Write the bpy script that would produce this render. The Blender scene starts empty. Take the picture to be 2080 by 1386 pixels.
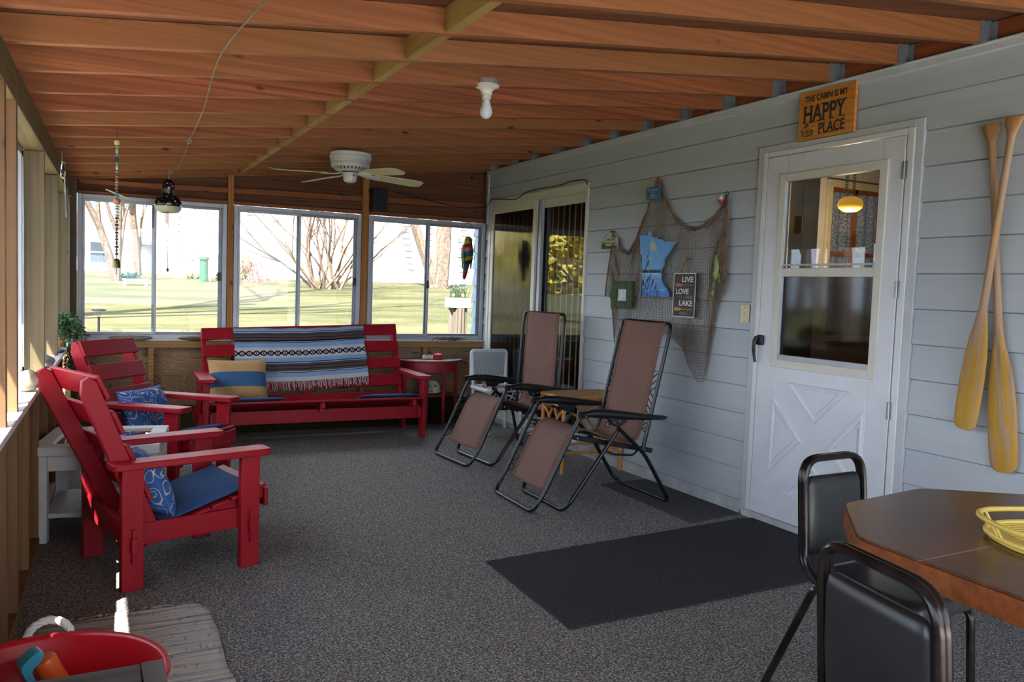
import bpy, math, random
from mathutils import Vector, Matrix, noise
random.seed(7)
scene = bpy.context.scene
C = scene.collection
PI = math.pi

# ------------------------------------------------------------------ camera
cam_data = bpy.data.cameras.new('camera')
cam_data.sensor_fit = 'HORIZONTAL'; cam_data.sensor_width = 36.0
cam_data.lens = 36.0 * 1650.0 / 2080.0
cam_data.clip_start = 0.02; cam_data.clip_end = 400
cam = bpy.data.objects.new('camera', cam_data); C.objects.link(cam)
CAM_RIGHT = Vector((0.88716542, -0.46008424, 0.03549657)); CAM_UP = Vector((-0.00229385, 0.07252578, 0.99736390)); CAM_FWD = Vector((0.46144583, 0.88490819, -0.06328699))
cam.matrix_world = Matrix((
    (CAM_RIGHT.x, CAM_UP.x, -CAM_FWD.x, -3.52084),
    (CAM_RIGHT.y, CAM_UP.y, -CAM_FWD.y, 0.00000),
    (CAM_RIGHT.z, CAM_UP.z, -CAM_FWD.z, 1.30315),
    (0, 0, 0, 1)))
scene.camera = cam

# ------------------------------------------------------------------ sky, sun, exposure
SUN_DIR = Vector((1.0, 1.2, -2.4)).normalized()
SUN_STRENGTH = 24.0
SKY_STRENGTH = 3.0
EXPOSURE = 0.96
world = bpy.data.worlds.new('world'); scene.world = world; world.use_nodes = True
_n = world.node_tree.nodes; _l = world.node_tree.links; _n.clear()
_o = _n.new('ShaderNodeOutputWorld'); _b = _n.new('ShaderNodeBackground')
_tc = _n.new('ShaderNodeTexCoord'); _ns = _n.new('ShaderNodeTexNoise'); _rp = _n.new('ShaderNodeValToRGB')
_ns.inputs['Scale'].default_value = 2.2; _ns.inputs['Detail'].default_value = 5
_rp.color_ramp.elements[0].position = 0.42; _rp.color_ramp.elements[0].color = (0.50, 0.68, 0.95, 1)
_rp.color_ramp.elements[1].position = 0.62; _rp.color_ramp.elements[1].color = (1.0, 1.0, 1.0, 1)
_l.new(_tc.outputs['Generated'], _ns.inputs['Vector']); _l.new(_ns.outputs['Fac'], _rp.inputs['Fac'])
_l.new(_rp.outputs['Color'], _b.inputs['Color']); _b.inputs['Strength'].default_value = SKY_STRENGTH
_l.new(_b.outputs[0], _o.inputs['Surface'])
sun_data = bpy.data.lights.new('sun', 'SUN'); sun_data.energy = SUN_STRENGTH; sun_data.angle = 0.009
sun_data.color = (1.0, 0.965, 0.92)
sun = bpy.data.objects.new('sun', sun_data); C.objects.link(sun)
sun.rotation_euler = SUN_DIR.to_track_quat('-Z', 'Y').to_euler(); sun.location = (-20, -15, 30)
vs = scene.view_settings
vs.view_transform = 'Standard'; vs.look = 'None'; vs.gamma = 1.0; vs.use_curve_mapping = False
vs.exposure = EXPOSURE
try:
    scene.cycles.use_denoising = True
    scene.cycles.max_bounces = 10; scene.cycles.diffuse_bounces = 5
    scene.cycles.transparent_max_bounces = 24; scene.cycles.sample_clamp_indirect = 6.0
    scene.cycles.caustics_reflective = False; scene.cycles.caustics_refractive = False
except Exception:
    pass

# ------------------------------------------------------------------ mesh helpers
def V(*a):
    return Vector(a[0]) if len(a) == 1 else Vector(a)

class MB:
    """collects shapes for ONE mesh object"""
    def __init__(self):
        self.v = []; self.f = []; self.m = []; self.uv = {}
    def add(self, vs, fs, m=0):
        o = len(self.v); self.v += [tuple(p) for p in vs]
        for f in fs:
            self.f.append([i + o for i in f]); self.m.append(m)
    def box(self, x0, x1, y0, y1, z0, z1, m=0):
        vs = [(x0,y0,z0),(x1,y0,z0),(x1,y1,z0),(x0,y1,z0),(x0,y0,z1),(x1,y0,z1),(x1,y1,z1),(x0,y1,z1)]
        self.add(vs, [(0,3,2,1),(4,5,6,7),(0,1,5,4),(1,2,6,5),(2,3,7,6),(3,0,4,7)], m); return self
    def beam(self, p, q, w, t, side=(0,1,0), m=0):
        p = V(p); q = V(q); d = (q - p).normalized(); s = V(side); s = (s - d * s.dot(d)).normalized(); u = d.cross(s)
        vs = []
        for b in (p, q):
            for a, c in ((-1,-1),(1,-1),(1,1),(-1,1)):
                vs.append(b + s * (a * w / 2) + u * (c * t / 2))
        self.add(vs, [(3,2,1,0),(4,5,6,7),(0,1,5,4),(1,2,6,5),(2,3,7,6),(3,0,4,7)], m); return self
    def tube(self, pts, r, n=8, closed=False, m=0, flat=None):
        pts = [V(p) for p in pts]; k = len(pts)
        rs = r if isinstance(r, (list, tuple)) else [r] * k
        dirs = []
        for i in range(k):
            if closed: d = pts[(i + 1) % k] - pts[i - 1]
            else: d = pts[min(i + 1, k - 1)] - pts[max(i - 1, 0)]
            dirs.append(d.normalized() if d.length > 1e-9 else V(0, 0, 1))
        a = V(0, 0, 1) if abs(dirs[0].z) < 0.9 else V(1, 0, 0)
        s = (a - dirs[0] * a.dot(dirs[0])).normalized(); vs = []
        for i in range(k):
            s = (s - dirs[i] * s.dot(dirs[i]))
            s = s.normalized() if s.length > 1e-6 else dirs[i].orthogonal().normalized()
            u = dirs[i].cross(s)
            for j in range(n):
                t = 2 * PI * j / n
                vs.append(pts[i] + (s * math.cos(t) + u * math.sin(t)) * rs[i])
        fs = []
        for i in range(k if closed else k - 1):
            b = (i + 1) % k
            for j in range(n):
                j2 = (j + 1) % n
                fs.append((i * n + j, i * n + j2, b * n + j2, b * n + j))
        if not closed:
            fs.append(tuple(reversed(range(n)))); fs.append(tuple((k - 1) * n + j for j in range(n)))
        self.add(vs, fs, m); return self
    def lathe(self, prof, c=(0,0,0), n=24, M=None, m=0, cap=True):
        vs = []; fs = []; k = len(prof)
        for r, z in prof:
            for j in range(n):
                t = 2 * PI * j / n; p = V(r * math.cos(t), r * math.sin(t), z)
                if M is not None: p = M @ p
                vs.append(p + V(c))
        for i in range(k - 1):
            for j in range(n):
                j2 = (j + 1) % n
                fs.append((i * n + j, i * n + j2, (i + 1) * n + j2, (i + 1) * n + j))
        if cap:
            fs.append(tuple(reversed(range(n)))); fs.append(tuple((k - 1) * n + j for j in range(n)))
        self.add(vs, fs, m); return self
    def prism(self, poly, z0, z1, M=None, m=0):
        k = len(poly); area = sum(poly[i][0] * poly[(i + 1) % k][1] - poly[(i + 1) % k][0] * poly[i][1] for i in range(k))
        if area < 0: poly = list(reversed(poly))
        vs = [V(x, y, z0) for x, y in poly] + [V(x, y, z1) for x, y in poly]
        if M is not None: vs = [M @ p for p in vs]
        fs = [tuple(reversed(range(k))), tuple(range(k, 2 * k))]
        for i in range(k): fs.append((i, (i + 1) % k, k + (i + 1) % k, k + i))
        self.add(vs, fs, m); return self
    def ball(self, c, r, n=14, k=9, m=0, fn=None):
        r = r if isinstance(r, (list, tuple)) else (r, r, r); c = V(c); vs = [c + V(0, 0, -r[2])]; fs = []
        for i in range(1, k):
            a = -PI / 2 + PI * i / k
            for j in range(n):
                t = 2 * PI * j / n
                vs.append(c + V(r[0] * math.cos(a) * math.cos(t), r[1] * math.cos(a) * math.sin(t), r[2] * math.sin(a)))
        vs.append(c + V(0, 0, r[2])); top = len(vs) - 1
        for j in range(n):
            j2 = (j + 1) % n
            fs.append((0, 1 + j2, 1 + j)); fs.append((top, top - n + j, top - n + j2))
            for i in range(k - 2):
                a = 1 + i * n; fs.append((a + j, a + j2, a + n + j2, a + n + j))
        if fn: vs = [fn(p) for p in vs]
        self.add(vs, fs, m); return self
    def grid(self, fn, nu, nv, m=0, back=0):
        """fn(u,v) in 0..1 -> point; writes uv"""
        o = len(self.v); vs = []; fs = []
        for j in range(nv + 1):
            for i in range(nu + 1): vs.append(fn(i / nu, j / nv))
        for j in range(nv):
            for i in range(nu):
                a = j * (nu + 1) + i; fs.append((a, a + 1, a + nu + 2, a + nu + 1))
        f0 = len(self.f); self.add(vs, fs, m)
        for j in range(nv):
            for i in range(nu):
                self.uv[f0 + j * nu + i] = [(i/nu, j/nv), ((i+1)/nu, j/nv), ((i+1)/nu, (j+1)/nv), (i/nu, (j+1)/nv)]
        return self
    def loft(self, rings, m=0):
        n = len(rings[0]); vs = [p for r in rings for p in r]; fs = []
        for i in range(len(rings) - 1):
            for j in range(n):
                j2 = (j + 1) % n; fs.append((i*n+j, i*n+j2, (i+1)*n+j2, (i+1)*n+j))
        fs.append(tuple(reversed(range(n)))); fs.append(tuple((len(rings)-1)*n + j for j in range(n)))
        self.add(vs, fs, m); return self
    def quad(self, a, b, c, d, m=0):
        self.add([a, b, c, d], [(0, 1, 2, 3)], m); return self
    def build(self, name, mat, parent=None, bevel=0.0, angle=40, sub=0, solid=0.0, wire=0.0, flat=False, recenter=True, seg=2):
        vs = self.v; loc = V(0, 0, 0)
        if parent is None and recenter and vs:
            xs = [p[0] for p in vs]; ys = [p[1] for p in vs]; zs = [p[2] for p in vs]
            loc = V((min(xs)+max(xs))/2, (min(ys)+max(ys))/2, min(zs))
            vs = [(p[0]-loc.x, p[1]-loc.y, p[2]-loc.z) for p in vs]
        me = bpy.data.meshes.new(name); me.from_pydata(vs, [], self.f)
        mats = mat if isinstance(mat, (list, tuple)) else [mat]
        for x in mats: me.materials.append(x)
        if len(mats) > 1: me.polygons.foreach_set('material_index', self.m)
        if self.uv:
            ul = me.uv_layers.new(name='uv'); d = ul.data
            for fi, uvs in self.uv.items():
                for li, u in zip(me.polygons[fi].loop_indices, uvs): d[li].uv = u
        me.update()
        if not flat:
            me.polygons.foreach_set('use_smooth', [True] * len(me.polygons))
            me.set_sharp_from_angle(angle=math.radians(angle))
        o = bpy.data.objects.new(name, me); C.objects.link(o); o.location = loc
        if parent is not None: o.parent = parent
        if wire:
            w = o.modifiers.new('w', 'WIREFRAME'); w.thickness = wire; w.use_even_offset = False; w.use_boundary = True
        if solid:
            s = o.modifiers.new('s', 'SOLIDIFY'); s.thickness = solid; s.offset = 0
        if sub:
            s = o.modifiers.new('sub', 'SUBSURF'); s.levels = sub; s.render_levels = sub
        if bevel:
            b = o.modifiers.new('b', 'BEVEL'); b.width = bevel; b.segments = seg; b.limit_method = 'ANGLE'; b.angle_limit = math.radians(40)
        return o

def arc(c, r, a0, a1, n, ax=(1,0,0), ay=(0,0,1)):
    c = V(c); ax = V(ax); ay = V(ay)
    return [c + ax * (r * math.cos(a0 + (a1 - a0) * i / n)) + ay * (r * math.sin(a0 + (a1 - a0) * i / n)) for i in range(n + 1)]
def rounded(pts, r, n=5, closed=False):
    """polyline with its corners rounded"""
    pts = [V(p) for p in pts]; k = len(pts); out = []
    rng = range(k) if closed else range(1, k - 1)
    if not closed: out.append(pts[0])
    for i in rng:
        a, b, c = pts[i - 1], pts[i], pts[(i + 1) % k]
        d0 = a - b; d1 = c - b; rr = min(r, d0.length * 0.49, d1.length * 0.49)
        p0 = b + d0.normalized() * rr; p1 = b + d1.normalized() * rr
        for j in range(n + 1):
            t = j / n; out.append(p0 * (1 - t) ** 2 + b * (2 * t * (1 - t)) + p1 * t ** 2)
    if not closed: out.append(pts[-1])
    return out
def smooth_path(pts, n=6):
    pts = [V(p) for p in pts]; out = []
    for i in range(len(pts) - 1):
        p0 = pts[max(i - 1, 0)]; p1 = pts[i]; p2 = pts[i + 1]; p3 = pts[min(i + 2, len(pts) - 1)]
        for j in range(n):
            t = j / n
            out.append(0.5 * ((2 * p1) + (p2 - p0) * t + (2 * p0 - 5 * p1 + 4 * p2 - p3) * t * t + (3 * p1 - p0 - 3 * p2 + p3) * t ** 3))
    out.append(pts[-1]); return out
def interp(tab, x):
    if x <= tab[0][0]: return tab[0][1]
    for (a, b), (c, d) in zip(tab, tab[1:]):
        if x <= c: return b + (d - b) * (x - a) / (c - a if c != a else 1)
    return tab[-1][1]

# ------------------------------------------------------------------ naming helpers
def tag(o, label, cat=None, group=None, kind=None):
    o['label'] = label
    if cat: o['category'] = cat
    if group: o['group'] = group
    if kind: o['kind'] = kind
    return o
def thing(name, label, cat, loc=(0,0,0), rotz=0.0, group=None, rot=None):
    o = bpy.data.objects.new(name, None); C.objects.link(o); o.empty_display_size = 0.1
    o.location = loc; o.rotation_euler = rot if rot is not None else (0, 0, rotz)
    return tag(o, label, cat, group)
WALL_R = Matrix(((0,0,-1),(-1,0,0),(0,1,0))).to_euler()       # on the house wall: x along it towards the camera, y up, z out of it
WALL_B = (PI / 2, 0, 0)                                       # on the back wall: x right, y up, z out
def struct(o, label, cat='structure'):
    return tag(o, label, cat, None, 'structure')
ORD = ['first','second','third','fourth','fifth','sixth','seventh','eighth','ninth','tenth','eleventh','twelfth','thirteenth','fourteenth','fifteenth','sixteenth','seventeenth','eighteenth','nineteenth','twentieth','twenty-first','twenty-second','twenty-third']
def copy_tree(o, parent=None):
    c = o.copy(); C.objects.link(c); c.parent = parent
    for ch in list(o.children): copy_tree(ch, c)
    return c

# ------------------------------------------------------------------ material helpers
def lin(c):
    c = c / 255.0
    return c / 12.92 if c <= 0.04045 else ((c + 0.055) / 1.055) ** 2.4
def rgb(r, g, b): return (lin(r), lin(g), lin(b), 1.0)
class NT:
    def __init__(self, name):
        self.mat = bpy.data.materials.new(name); self.mat.use_nodes = True
        self.t = self.mat.node_tree; self.n = self.t.nodes; self.l = self.t.links
        self.bsdf = self.n['Principled BSDF']; self.out = self.n['Material Output']
    def new(self, t, **kw):
        x = self.n.new('ShaderNode' + t)
        for k, v in kw.items():
            if k in x.inputs: x.inputs[k].default_value = v
            else: setattr(x, k, v)
        return x
    def link(self, a, b): self.l.new(a, b)
    def math(self, op, a, b=None, c=None):
        x = self.new('Math', operation=op)
        for i, s in enumerate((a, b, c)):
            if s is None: continue
            if isinstance(s, (int, float)): x.inputs[i].default_value = s
            else: self.link(s, x.inputs[i])
        return x.outputs[0]
    def coord(self, kind='Object', scale=(1,1,1), rand=True, rot=(0,0,0)):
        tc = self.new('TexCoord'); v = tc.outputs[kind]
        if rand:
            oi = self.new('ObjectInfo'); m = self.new('VectorMath', operation='SCALE'); m.inputs[0].default_value = (31.0, 17.0, 23.0)
            self.link(oi.outputs['Random'], m.inputs['Scale'])
            a = self.new('VectorMath', operation='ADD'); self.link(v, a.inputs[0]); self.link(m.outputs[0], a.inputs[1]); v = a.outputs[0]
        mp = self.new('Mapping'); mp.inputs['Scale'].default_value = scale; mp.inputs['Rotation'].default_value = rot
        self.link(v, mp.inputs['Vector']); return mp.outputs[0]
    def noise(self, vec, scale, detail=2.0, rough=0.5, dist=0.0):
        x = self.new('TexNoise', Scale=scale, Detail=detail, Roughness=rough, Distortion=dist); self.link(vec, x.inputs['Vector']); return x.outputs['Fac']
    def ramp(self, fac, stops, const=False):
        x = self.new('ValToRGB'); r = x.color_ramp
        if const: r.interpolation = 'CONSTANT'
        while len(r.elements) < len(stops): r.elements.new(0.5)
        for e, (p, c) in zip(r.elements, stops): e.position = p; e.color = c
        self.link(fac, x.inputs['Fac']); return x.outputs['Color']
    def mix(self, fac, a, b, mode='MIX'):
        x = self.new('Mix', data_type='RGBA', blend_type=mode)
        for s, i in ((fac, 0), (a, 6), (b, 7)):
            if isinstance(s, (int, float)): x.inputs[i].default_value = s
            elif isinstance(s, tuple): x.inputs[i].default_value = s
            else: self.link(s, x.inputs[i])
        return x.outputs[2]
    def bump(self, h, strength=0.3, dist=0.002):
        x = self.new('Bump', Strength=strength, Distance=dist); self.link(h, x.inputs['Height']); self.link(x.outputs[0], self.bsdf.inputs['Normal'])
    def base(self, c):
        if isinstance(c, tuple): self.bsdf.inputs['Base Color'].default_value = c
        else: self.link(c, self.bsdf.inputs['Base Color'])
    def set(self, rough=0.6, metal=0.0, spec=None, coat=None):
        self.bsdf.inputs['Roughness'].default_value = rough; self.bsdf.inputs['Metallic'].default_value = metal
        if spec is not None: self.bsdf.inputs['Specular IOR Level'].default_value = spec
        if coat is not None: self.bsdf.inputs['Coat Weight'].default_value = coat
        return self.mat
def plain(name, c, rough=0.5, metal=0.0, var=0.06, scale=9.0, spec=None, bump=0.0, bscale=60.0, coat=None):
    t = NT(name); v = t.coord()
    n = t.noise(v, scale, 4.0)
    d = tuple(max(0, x * (1 - 2.2 * var)) for x in c[:3]) + (1,); e = tuple(min(1, x * (1 + 2.2 * var)) for x in c[:3]) + (1,)
    t.base(t.ramp(n, [(0.3, d), (0.7, e)]))
    if bump: t.bump(t.noise(v, bscale, 3.0), bump, 0.002)
    return t.set(rough, metal, spec, coat)
def wood(name, c1, c2, axis='X', rough=0.6, knot=None, grain=26.0, along=1.3, tint=None, spec=0.3, knots=True, big=0.5):
    t = NT(name); s = [grain] * 3; s['XYZ'.index(axis)] = along
    v = t.coord(scale=tuple(s)); n = t.noise(v, 1.0, 5.0, 0.6, 0.6)
    col = t.ramp(n, [(0.28, c1), (0.72, c2)])
    s2 = [6.0] * 3; s2['XYZ'.index(axis)] = 0.38
    v2 = t.coord(scale=tuple(s2)); w = t.new('TexWave', wave_type='RINGS', rings_direction=axis, Scale=1.6, Distortion=5.0, Detail=2.0); w.inputs['Detail Scale'].default_value = 0.7
    t.link(v2, w.inputs['Vector'])
    dark = tuple(x * 0.62 for x in c1[:3]) + (1,)
    k = t.math('MULTIPLY', t.ramp(w.outputs['Fac'], [(0.0, (0,0,0,1)), (0.55, (0,0,0,1)), (1.0, (1,1,1,1))]), 0.36)
    col = t.mix(k, col, dark)
    if tint is not None:                       # board-to-board difference in hue
        oi = t.new('ObjectInfo'); col = t.mix(t.math('MULTIPLY', oi.outputs['Random'], 0.75), col, t.mix(n, tint, tuple(x*1.25 for x in tint[:3])+(1,)))
        v3 = t.coord(scale=(1.1,1.1,1.1)); col = t.mix(t.math('MULTIPLY', t.ramp(t.noise(v3, 1.3, 2.0), [(0.45,(0,0,0,1)),(0.65,(1,1,1,1))]), big), col, tint)
    if knots:
        s4 = [8.0] * 3; s4['XYZ'.index(axis)] = 3.4
        vo = t.new('TexVoronoi', Scale=1.0); t.link(t.coord(scale=tuple(s4)), vo.inputs['Vector'])
        col = t.mix(t.ramp(vo.outputs['Distance'], [(0.0,(1,1,1,1)),(0.06,(1,1,1,1)),(0.12,(0,0,0,1))]), col, knot or tuple(x*0.35 for x in c1[:3])+(1,))
    t.base(col); t.bump(n, 0.15, 0.001)
    return t.set(rough, 0, spec)
def glass(name, tint=(1,1,1,1), rough=0.0, refl=1.0, ior=1.45):
    """thin pane: clear transmission plus a fresnel mirror"""
    t = NT(name); t.n.remove(t.bsdf)
    tr = t.new('BsdfTransparent'); tr.inputs['Color'].default_value = tint
    gl = t.new('BsdfGlossy', Roughness=rough); lw = t.new('LayerWeight', Blend=0.5); mx = t.new('MixShader')      # the same mirror share from either side of the pane
    f0 = ((ior - 1) / (ior + 1)) ** 2
    f = t.math('MINIMUM', t.math('MULTIPLY', t.math('ADD', t.math('MULTIPLY', t.math('POWER', lw.outputs['Facing'], 5.0), 1 - f0), f0), refl), 1.0)
    t.link(f, mx.inputs[0]); t.link(tr.outputs[0], mx.inputs[1]); t.link(gl.outputs[0], mx.inputs[2]); t.link(mx.outputs[0], t.out.inputs['Surface'])
    return t.mat
def text(s, name, mat, parent, x, y, z, w, h, depth=0.0012, label=None, bold=0.0):
    cu = bpy.data.curves.new('txt', 'FONT'); cu.body = s; cu.extrude = 0.001; cu.size = 1.0; cu.offset = bold
    o = bpy.data.objects.new('txt', cu); C.objects.link(o)
    dg = bpy.context.evaluated_depsgraph_get(); me = bpy.data.meshes.new_from_object(o.evaluated_get(dg))
    bpy.data.objects.remove(o); bpy.data.curves.remove(cu)
    xs = [v.co.x for v in me.vertices]; ys = [v.co.y for v in me.vertices]
    x0, x1, y0, y1 = min(xs), max(xs), min(ys), max(ys)
    for v in me.vertices:
        v.co = (x + (v.co.x - x0) / (x1 - x0) * w, y + (v.co.y - y0) / (y1 - y0) * h, z + (depth if v.co.z > 0 else 0))
    me.materials.clear(); me.materials.append(mat); me.name = name
    o = bpy.data.objects.new(name, me); C.objects.link(o); o.parent = parent
    if label: o['label'] = label
    return o
# ------------------------------------------------------------------ materials
M_RAFT = wood('rafter_wood', rgb(106,50,26), rgb(162,94,58), 'X', 0.62, grain=52, along=0.5, tint=rgb(128,86,46), big=0.3)
M_RAFTY = wood('blocking_wood', rgb(124,88,48), rgb(152,116,66), 'Y', 0.62, grain=34, along=0.9, tint=rgb(150,126,66), big=0.4)
M_DECK = wood('roof_deck_wood', rgb(96,58,36), rgb(124,78,50), 'X', 0.75, grain=14, along=1.0, knots=False)
M_DARKPLY = wood('stained_plywood', rgb(84,50,32), rgb(118,74,48), 'X', 0.7, grain=16, along=1.2, big=0.2)
M_BAND = wood('stained_band_wood', rgb(120,66,32), rgb(150,88,46), 'X', 0.6, grain=30, along=0.8)
M_POST = wood('post_wood', rgb(150,96,44), rgb(180,122,62), 'Z', 0.6, grain=30, along=0.8)
M_STUD = wood('stud_wood', rgb(93,79,58), rgb(114,99,76), 'Z', 0.6, grain=26, along=0.7, tint=rgb(96,86,60), big=0.5)
M_STUDR = wood('post_red_wood', rgb(104,70,44), rgb(124,88,58), 'Z', 0.6, grain=24, along=0.7, tint=rgb(98,74,48), big=0.4)
M_BEAM = wood('beam_wood', rgb(84,68,36), rgb(106,90,52), 'Y', 0.6, grain=26, along=0.7, tint=rgb(88,78,42), big=0.5)
M_SILLP = wood('sill_plate_wood', rgb(150,110,66), rgb(180,140,90), 'X', 0.6, grain=30, along=0.8)
def plymat():
    t = NT('plywood_panel'); v = t.coord(scale=(0.9, 1.0, 2.3), rand=False)
    n = t.noise(v, 1.5, 2.0, 0.5); z = t.new('SeparateXYZ'); t.link(v, z.inputs[0])
    h = t.math('ADD', t.math('MULTIPLY', n, 16.0), t.math('MULTIPLY', z.outputs[2], 3.0))
    s = t.math('SINE', t.math('MULTIPLY', h, 5.2))
    f = t.noise(t.coord(scale=(3, 3, 60), rand=False), 1.0, 3.0)
    col = t.ramp(t.math('ADD', t.math('MULTIPLY', s, 0.32), t.math('MULTIPLY', f, 0.9)), [(0.25, rgb(150,120,88)), (0.62, rgb(166,138,104)), (0.82, rgb(114,86,58))])
    t.base(col); return t.set(0.65, 0, 0.3)
M_PLY = plymat()
def sidingmat(name, c):
    t = NT(name); v = t.coord(scale=(14, 0.9, 30)); n = t.noise(v, 1.0, 4.0, 0.6)
    big = t.noise(t.coord(), 1.3, 2.0)
    d = tuple(x * 0.90 for x in c[:3]) + (1,); e = tuple(min(1, x * 1.05) for x in c[:3]) + (1,)
    t.base(t.ramp(t.math('ADD', t.math('MULTIPLY', n, 0.5), t.math('MULTIPLY', big, 0.5)), [(0.3, d), (0.7, e)]))
    t.bump(n, 0.25, 0.002); return t.set(0.55, 0, 0.35)
M_SIDE = sidingmat('painted_siding', rgb(178,186,192))
M_TRIM = plain('painted_trim', rgb(184,189,193), 0.5, var=0.03)
M_WHITE = plain('white_paint', rgb(214,216,218), 0.42, var=0.02)
M_DOOR = plain('white_door_paint', rgb(212,215,221), 0.35, var=0.015)
M_VINYL = plain('cream_vinyl', rgb(205,203,192), 0.4, var=0.02)
M_ALU = plain('aluminium_frame', rgb(168,172,178), 0.42, 0.25, var=0.04)
M_ALUD = plain('aluminium_sash', rgb(128,132,138), 0.42, 0.3, var=0.05)
M_BLACK = plain('black_plastic', rgb(26,26,28), 0.45, var=0.1)
M_GLASS = glass('window_glass', (0.97,0.98,0.98,1), 0.0, 0.9)
M_DGLASS = glass('door_glass', (0.80,0.81,0.82,1), 0.0, 1.35, 1.5)
M_SCREEN = glass('insect_screen', (0.50,0.50,0.51,1), 0.10, 1.1)
M_GALV = plain('galvanised_steel', rgb(150,160,166), 0.38, 0.75, var=0.08)
def carpetmat():
    t = NT('carpet'); v = t.coord(rand=False)
    n = t.noise(v, 120.0, 2.0, 0.75); b = t.noise(v, 1.1, 3.0)
    c = t.ramp(n, [(0.36, rgb(84,84,85)), (0.50, rgb(142,140,138)), (0.64, rgb(206,203,199))])
    c = t.mix(0.5, c, t.ramp(b, [(0.3, rgb(92,90,90)), (0.7, rgb(104,101,98))]), 'OVERLAY')
    t.base(c); t.bump(n, 0.6, 0.004); return t.set(0.95, 0, 0.1)
M_CARPET = carpetmat()

# ------------------------------------------------------------------ floor, roof, rafters
def XL(y): return -3.655 - 0.027 * (7.4 - y)          # inner face of the left wall
def ZR(x): return 2.463 + 0.113 * x                    # underside of the rafters
Y0 = -1.7; YB = 7.38
struct(MB().box(-4.0, 0.14, Y0 - 0.1, 7.5, -0.06, 0.0).build('floor', M_CARPET), 'dark speckled grey carpet over the whole porch floor', 'floor')
m = MB(); zt = 0.092
m.add([(-4.19,Y0-.2,ZR(-4.19)+zt),(0.12,Y0-.2,ZR(.12)+zt),(0.12,7.9,ZR(.12)+zt),(-4.19,7.9,ZR(-4.19)+zt),(-4.19,Y0-.2,ZR(-4.19)+zt+.05),(0.12,Y0-.2,ZR(.12)+zt+.05),(0.12,7.9,ZR(.12)+zt+.05),(-4.19,7.9,ZR(-4.19)+zt+.05)],
      [(0,3,2,1),(4,5,6,7),(0,1,5,4),(1,2,6,5),(2,3,7,6),(3,0,4,7)])
struct(m.build('ceiling', M_DECK), 'brown roof boards above the rafters', 'ceiling')
for i in range(-1, 22):
    y = 7.171 - 0.4064 * i if i >= 0 else 7.385
    m = MB(); x0, x1 = -4.168, -0.004
    vs = []
    for yy in (y, y + 0.038):
        vs += [(x0,yy,ZR(x0)),(x1,yy,ZR(x1)),(x1,yy,ZR(x1)+.089),(x0,yy,ZR(x0)+.089)]
    m.add(vs, [(0,1,2,3),(7,6,5,4),(0,4,5,1),(1,5,6,2),(2,6,7,3),(3,7,4,0)])
    lab = 'brown roof rafter lying against the back wall above the windows' if i < 0 else 'brown roof rafter, %s in from the back wall' % ORD[i]
    tag(m.build('rafter', M_RAFT), lab, 'rafter', 'roof rafters', 'structure')
m = MB(); m.box(-4.215, -4.172, Y0-.2, 7.9, 1.974, 2.075)
struct(m.build('sun_block_fascia', M_BEAM), 'unseen fascia board added along the left eave to hold back the sun', 'board')  # added out of view to stop sun coming between the rafter tails
# blocking between the rafters, in one line down the middle of the roof
for i in range(0, 20):
    y = 7.171 - 0.4064 * i; xb = -2.40
    if i == 0: continue
    m = MB(); za = ZR(xb)
    m.box(xb - .019, xb + .019, y + 0.039, y + 0.4054, za + .002, za + .088)
    tag(m.build('blocking', M_RAFTY), 'short pale blocking board between the %s and %s rafters from the back wall' % (ORD[i-1], ORD[i]), 'board', 'blocking between the rafters', 'structure')
# ledger above the siding and its joist hangers
struct(MB().box(0.0, 0.04, Y0, 7.38, 2.466, 2.55).build('ledger_board', wood('ledger_wood', rgb(126,66,36), rgb(150,84,50), 'Y', 0.6, grain=26, along=0.8)), 'brown ledger board along the top of the house wall', 'board')
hm = MB()
def hanger_mesh():
    m = MB()
    m.box(-.075, 0.0, -.0225, -.0195, -.004, .085); m.box(-.075, 0.0, .0195, .0225, -.004, .085)
    m.box(-.075, 0.0, -.0225, .0225, -.006, -.003)
    m.box(-.004, 0.0, -.052, -.0195, -.004, .085); m.box(-.004, 0.0, .0195, .052, -.004, .085)
    m.prism([(-.075,-.004),(-.02,-.004),(0,.10),(-.02,.10)], -.0235, -.0205, Matrix(((1,0,0,0),(0,0,1,0),(0,1,0,0),(0,0,0,1))))
    for s in (-.04, .04):
        for z in (.03, .08): m.ball((-.005, s, z), .004, 6, 4)
    return m
h0 = None
for i in range(0, 14):
    y = 7.171 - 0.4064 * i + 0.019
    if h0 is None:
        h0 = hanger_mesh().build('joist_hanger', M_GALV, recenter=False); o = h0
    else:
        o = h0.copy(); C.objects.link(o)
    o.location = (-0.0045, y, ZR(-0.004) + 0.001)
    tag(o, 'galvanised joist hanger holding the %s rafter from the back wall' % ORD[i], 'hanger', 'joist hangers on the ledger')

# ------------------------------------------------------------------ house wall (right)
LAP = 0.1689; ZT = 2.463
PATIO = (5.50, 7.30, 0.055, 2.155); SDOOR = (2.572, 3.648, 0.0, 2.188)
WEND = 7.372
m = MB()
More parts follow.
